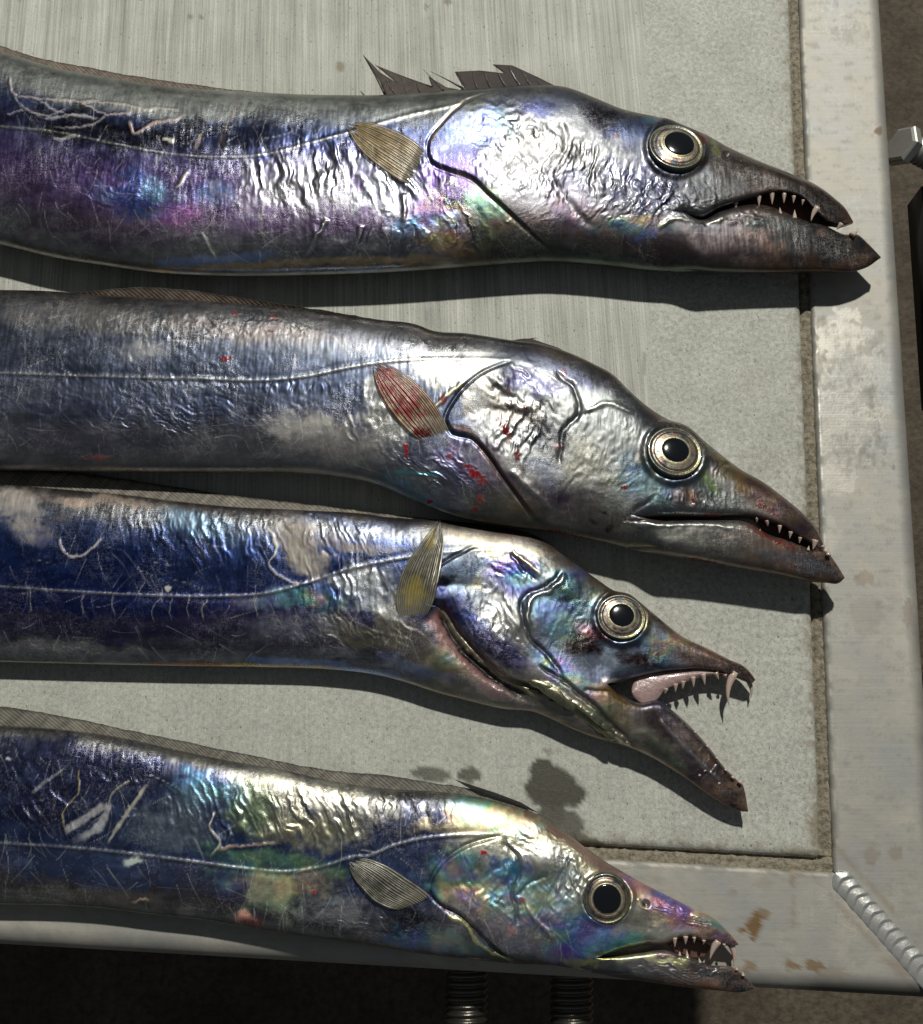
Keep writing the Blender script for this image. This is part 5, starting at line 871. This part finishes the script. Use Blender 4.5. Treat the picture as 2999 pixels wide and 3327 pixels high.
# rails: flat top, rounded outer shoulder, mitred and welded at the corner
RW, RB, RR, RH = .0505, .0535, .009, .05
def rail_section(w):
    pts = [(0, -.008), (0, -.0016), (.0005, -.0006), (.0016, 0)]+[(x, 0) for x in np.linspace(.0016, w-RR, 44)[1:]]
    pts += [(w-RR+RR*math.sin(a), -RR+RR*math.cos(a)) for a in np.linspace(0, math.pi/2, 10)[1:]]
    return np.array(pts+[(w, -RH*.5), (w, -RH), (w-.004, -RH)])
def rail(which):
    sec = rail_section(RW if which == 'r' else RB); n = 560; o, z = sec[:, 0][None, :], sec[:, 1][None, :]
    k = o*(RB/RW if which == 'r' else RW/RB)
    if which == 'r': a = np.linspace(0, 1, n)[:, None]**1.25; V = -k*1.0+.0003+(.95+k)*a; Uu = o+0*a
    else: a = np.linspace(0, 1, n)[:, None]**1.25; Uu = k-.0003-(1.1+k)*a; V = -o+0*a
    Z = z+0*a
    P = tl(Uu, V, Z); px, py = proj(P)
    rust = pm(px, py, [(2452, 3010, 26, 46, 15, .95), (2480, 2970, 22, 22, 30, .7), (2415, 3022, 14, 12, 0, .9), (2435, 3140, 24, 22, 0, .7), (2575, 3135, 26, 12, 10, .8), (2645, 3135, 36, 20, 10, .8), (2560, 3130, 12, 26, 0, .5), (2575, 2860, 10, 30, 0, .5), (2578, 2960, 6, 60, 2, .4), (2700, 3160, 60, 20, 0, .4), (2930, 3140, 60, 30, 20, .4), (2855, 425, 16, 12, 0, .7), (2600, 2830, 80, 10, 4, .45), (2810, 1880, 30, 24, 0, .3), (2950, 2000, 18, 50, 0, .3), (2820, 2000, 60, 60, 0, .12), (2830, 2780, 30, 34, 0, .35), (2910, 2770, 26, 26, 0, .35), (2480, 2870, 40, 20, 0, .2), (2380, 2900, 18, 10, 0, .25)], .55, 9, 13)
    dirt = pm(px, py, [(2740, 1180, 70, 70, 0, .35), (2820, 1290, 40, 50, 0, .5), (2850, 1440, 30, 60, 0, .5), (2760, 1470, 70, 40, 30, .4), (2680, 1060, 40, 30, 0, .4), (2700, 1240, 40, 16, 0, .45), (2850, 1110, 26, 40, 0, .4), (2840, 1480, 70, 20, 30, .5), (2715, 30, 10, 50, 4, .4), (2760, 110, 60, 40, 0, .25), (2640, 1350, 20, 60, 0, .3)], 1.1, 12, 11)
    dirt *= .15+1.1*fbm(px/7, py/16, 17, 3)*sstep(.3, .7, fbm(px/24, py/24, 18)); sm = sstep(.55, .85, fbm(px/34, py/11, 15, 5)); dirt = np.maximum(dirt, .22*sm)
    wd = np.abs((Uu*RB+V*RW)/math.hypot(RW, RB)); rust = np.maximum(rust, .34*np.exp(-((wd-.0088)/.0016)**2)*sstep(.25, .6, fbm(px/40, py/40, 19)))
    shoulder = sstep(RW-RR*1.1, RW-RR*.2, o+0*a) if which == 'r' else sstep(RB-RR*1.1, RB-RR*.3, o+0*a)
    if which == 'b': dirt = np.maximum(dirt, .85*shoulder*sstep(2530, 2680, px+30*(fbm(px/40, py/40, 2)-.5)))
    else: dirt = np.maximum(dirt, .55*shoulder*sstep(.45, .6, fbm(py/60, px*0, 8))*sstep(1900, 2100, py))
    inner = 1-sstep(.001, .004, o+0*a); dirt = np.maximum(dirt, inner*.5*sstep(.4, .6, fbm(px/25, py/25, 5)))
    pol = pm(px, py, [(2740, 1130, 90, 120, 0, .8), (2740, 1380, 110, 140, 0, 1), (2700, 1560, 70, 60, 0, .7), (2830, 1250, 60, 120, 0, .7), (2690, 1750, 40, 60, 0, .4)], .9, 21, 30)
    F = gridfaces(n, sec.shape[0])
    r_ = mesh_obj('rail', P.reshape(-1, 3)-KO, F if which == 'r' else F[:, ::-1], M_ALU, table, True, {'mask': np.stack([rust, dirt, pol], -1).reshape(-1, 3)})
    return r_
rail('r')['label'] = 'right hand aluminium rail with a bolt beside it'
rail('b')['label'] = 'lower aluminium rail spotted with rust'
# weld bead: overlapping ripples along the mitre
def weld():
    d0 = np.array([.0004, -.0004]); d1 = np.array([RW-.001, -RB+.001]); L = np.linalg.norm(d1-d0); dr = (d1-d0)/L; nr = np.array([-dr[1], dr[0]])
    ns, nt = 420, 41; S_, T_ = np.meshgrid(np.linspace(0, L, ns), np.linspace(-1, 1, nt), indexing='ij')
    half = .0057+.0004*(fbm(S_*260, S_*0, 4)-.5)*2; half = half*np.sqrt(np.clip((S_+.0002)/.004, 0, 1))
    pitch = .0050; ph = (S_-.0030*T_**2+.0009*(fbm(S_*300, T_*2, 6)-.5))/pitch; saw = ph % 1.0
    rip = np.where(saw < .72, saw/.72, 1-(saw-.72)/.28)
    e = np.sqrt(np.clip(1-T_**2, 0, 1)); H = .0013*e**.9*(.45+.55*rip*(.7+.6*vnoise(np.floor(ph)*3.7, T_*0, 9)))+.00012*e-.0001
    q = d0+S_[..., None]*dr+(T_*half)[..., None]*nr
    mesh_obj('weld_bead', tl(q[..., 0], q[..., 1], H).reshape(-1, 3)-KO, gridfaces(ns, nt)[:, ::-1], M_WELD, table)
weld()
# threaded studs sticking out of the lower rail, bolt beside the right rail
def thread(name, p, d, r, length, pitch, head=None):
    d = np.array(d, float); d /= np.linalg.norm(d); a = np.cross(d, [0, 0, 1.0]); a /= np.linalg.norm(a); b = np.cross(a, d)
    nt = int(length/pitch); V = []; F = []; m = 28; rings = nt*8
    for i in range(rings+1):
        for k in range(m):
            t = 2*math.pi*k/m; ph = (i/8+k/m) % 1; rr = r*(1-.15*abs(2*ph-1)**1.4)
            q = p+d*(i/8*pitch)+rr*(a*math.cos(t)+b*math.sin(t)); V.append(q)
    for i in range(rings):
        for k in range(m): F.append((i*m+k, i*m+(k+1) % m, (i+1)*m+(k+1) % m, (i+1)*m+k))
    F.append(tuple(range(rings*m, rings*m+m)))
    return mesh_obj(name, np.array(V)-KO, F, M_STEEL if name == 'bolt' else M_STUD, table)
def out_pt(px, py, z): return at(px, py, z)
for x, y in ((1520, 3170), (1858, 3195)):
    thread('threaded_stud', at(x, y-60, -.029), -EY+.02*EX, .0105, .12, .0034)
def hexhead(p, d, r, h, parent_name='bolt_head'):
    d = np.array(d, float); d /= np.linalg.norm(d); a = np.cross(d, [0, 0, 1.0]); a /= np.linalg.norm(a); b = np.cross(a, d); V = []; F = []
    rings = [(.0, .80), (.0008, .93), (.0016, 1.0), (h-.001, 1.0), (h, .94)]
    for s, f in rings:
        for k in range(6): t = math.pi/3*k+.2; V.append(p+d*s+r*f*(a*math.cos(t)+b*math.sin(t)))
    for i in range(len(rings)-1):
        for k in range(6): F.append((i*6+k, i*6+(k+1) % 6, (i+1)*6+(k+1) % 6, (i+1)*6+k))
    F.append(tuple(range(6))[::-1]); F.append(tuple(range((len(rings)-1)*6, len(rings)*6)))
    return np.array(V), F
bolt = thread('bolt', at(2955, 478, -.030), EX*1.0+np.array([0, -.12, -.45]), .0080, .07, .0035); bolt['label'] = 'steel bolt beside the right hand rail'
Vh, Fh = hexhead(at(2922, 466, -.022), EX+np.array([0, -.12, -.62]), .0125, .007); hb = mesh_obj('bolt_head', Vh-KO, Fh, M_STEEL, bolt, False)

# ------------------------------------------------------------------ what lies below the table
def floor_material():
    t = NT('dock_floor'); co = t.coords(); n = t.noise(co, 14, 6, .7); f = t.noise(co, 160, 4, .6)
    c = t.ramp(n, [(.3, tuple(C(66, 58, 47))), (.7, tuple(C(104, 92, 76)))]); c = t.mix(t.ramp(f, [(.35, .6), (.6, 0.0)]), c, tuple(C(44, 38, 31)))
    t.link(c, t.b.inputs['Base Color']); t.b.inputs['Roughness'].default_value = .85; t.link(t.bump(f, .5, .004), t.b.inputs['Normal']); return t.m
fl = mesh_obj('floor', [(-4, -4, -.45), (4, -4, -.45), (4, 4, -.45), (-4, 4, -.45)], [(0, 1, 2, 3)], floor_material(), None, False); fl['kind'] = 'structure'
# dark wet plate beside the right rail
def plate():
    c = at(2938, 572, -.05); n = 40
    w, h = .16, .15; bm = bmesh.new(); bmesh.ops.create_cube(bm, size=1); bmesh.ops.scale(bm, vec=(w, h, .03), verts=bm.verts)
    bmesh.ops.bevel(bm, geom=bm.edges[:], offset=.004, segments=3, affect='EDGES'); bmesh.ops.translate(bm, vec=(w/2+.012, -h/2, -.015), verts=bm.verts)
    me = bpy.data.meshes.new('black_tray'); bm.to_mesh(me); bm.free(); me.materials.append(simple('black_plastic', C(26, 25, 30), .42, 0, 0, (40, .3, .002), .5)); me.polygons.foreach_set('use_smooth', np.ones(len(me.polygons), bool))
    o = bpy.data.objects.new('black_tray', me); col.objects.link(o); o.location = c; o.rotation_euler = (0, 0, math.atan2(EX[1], EX[0]))
    tag(o, 'dark plastic slab beside and below the right hand table rail', 'tray')
plate()
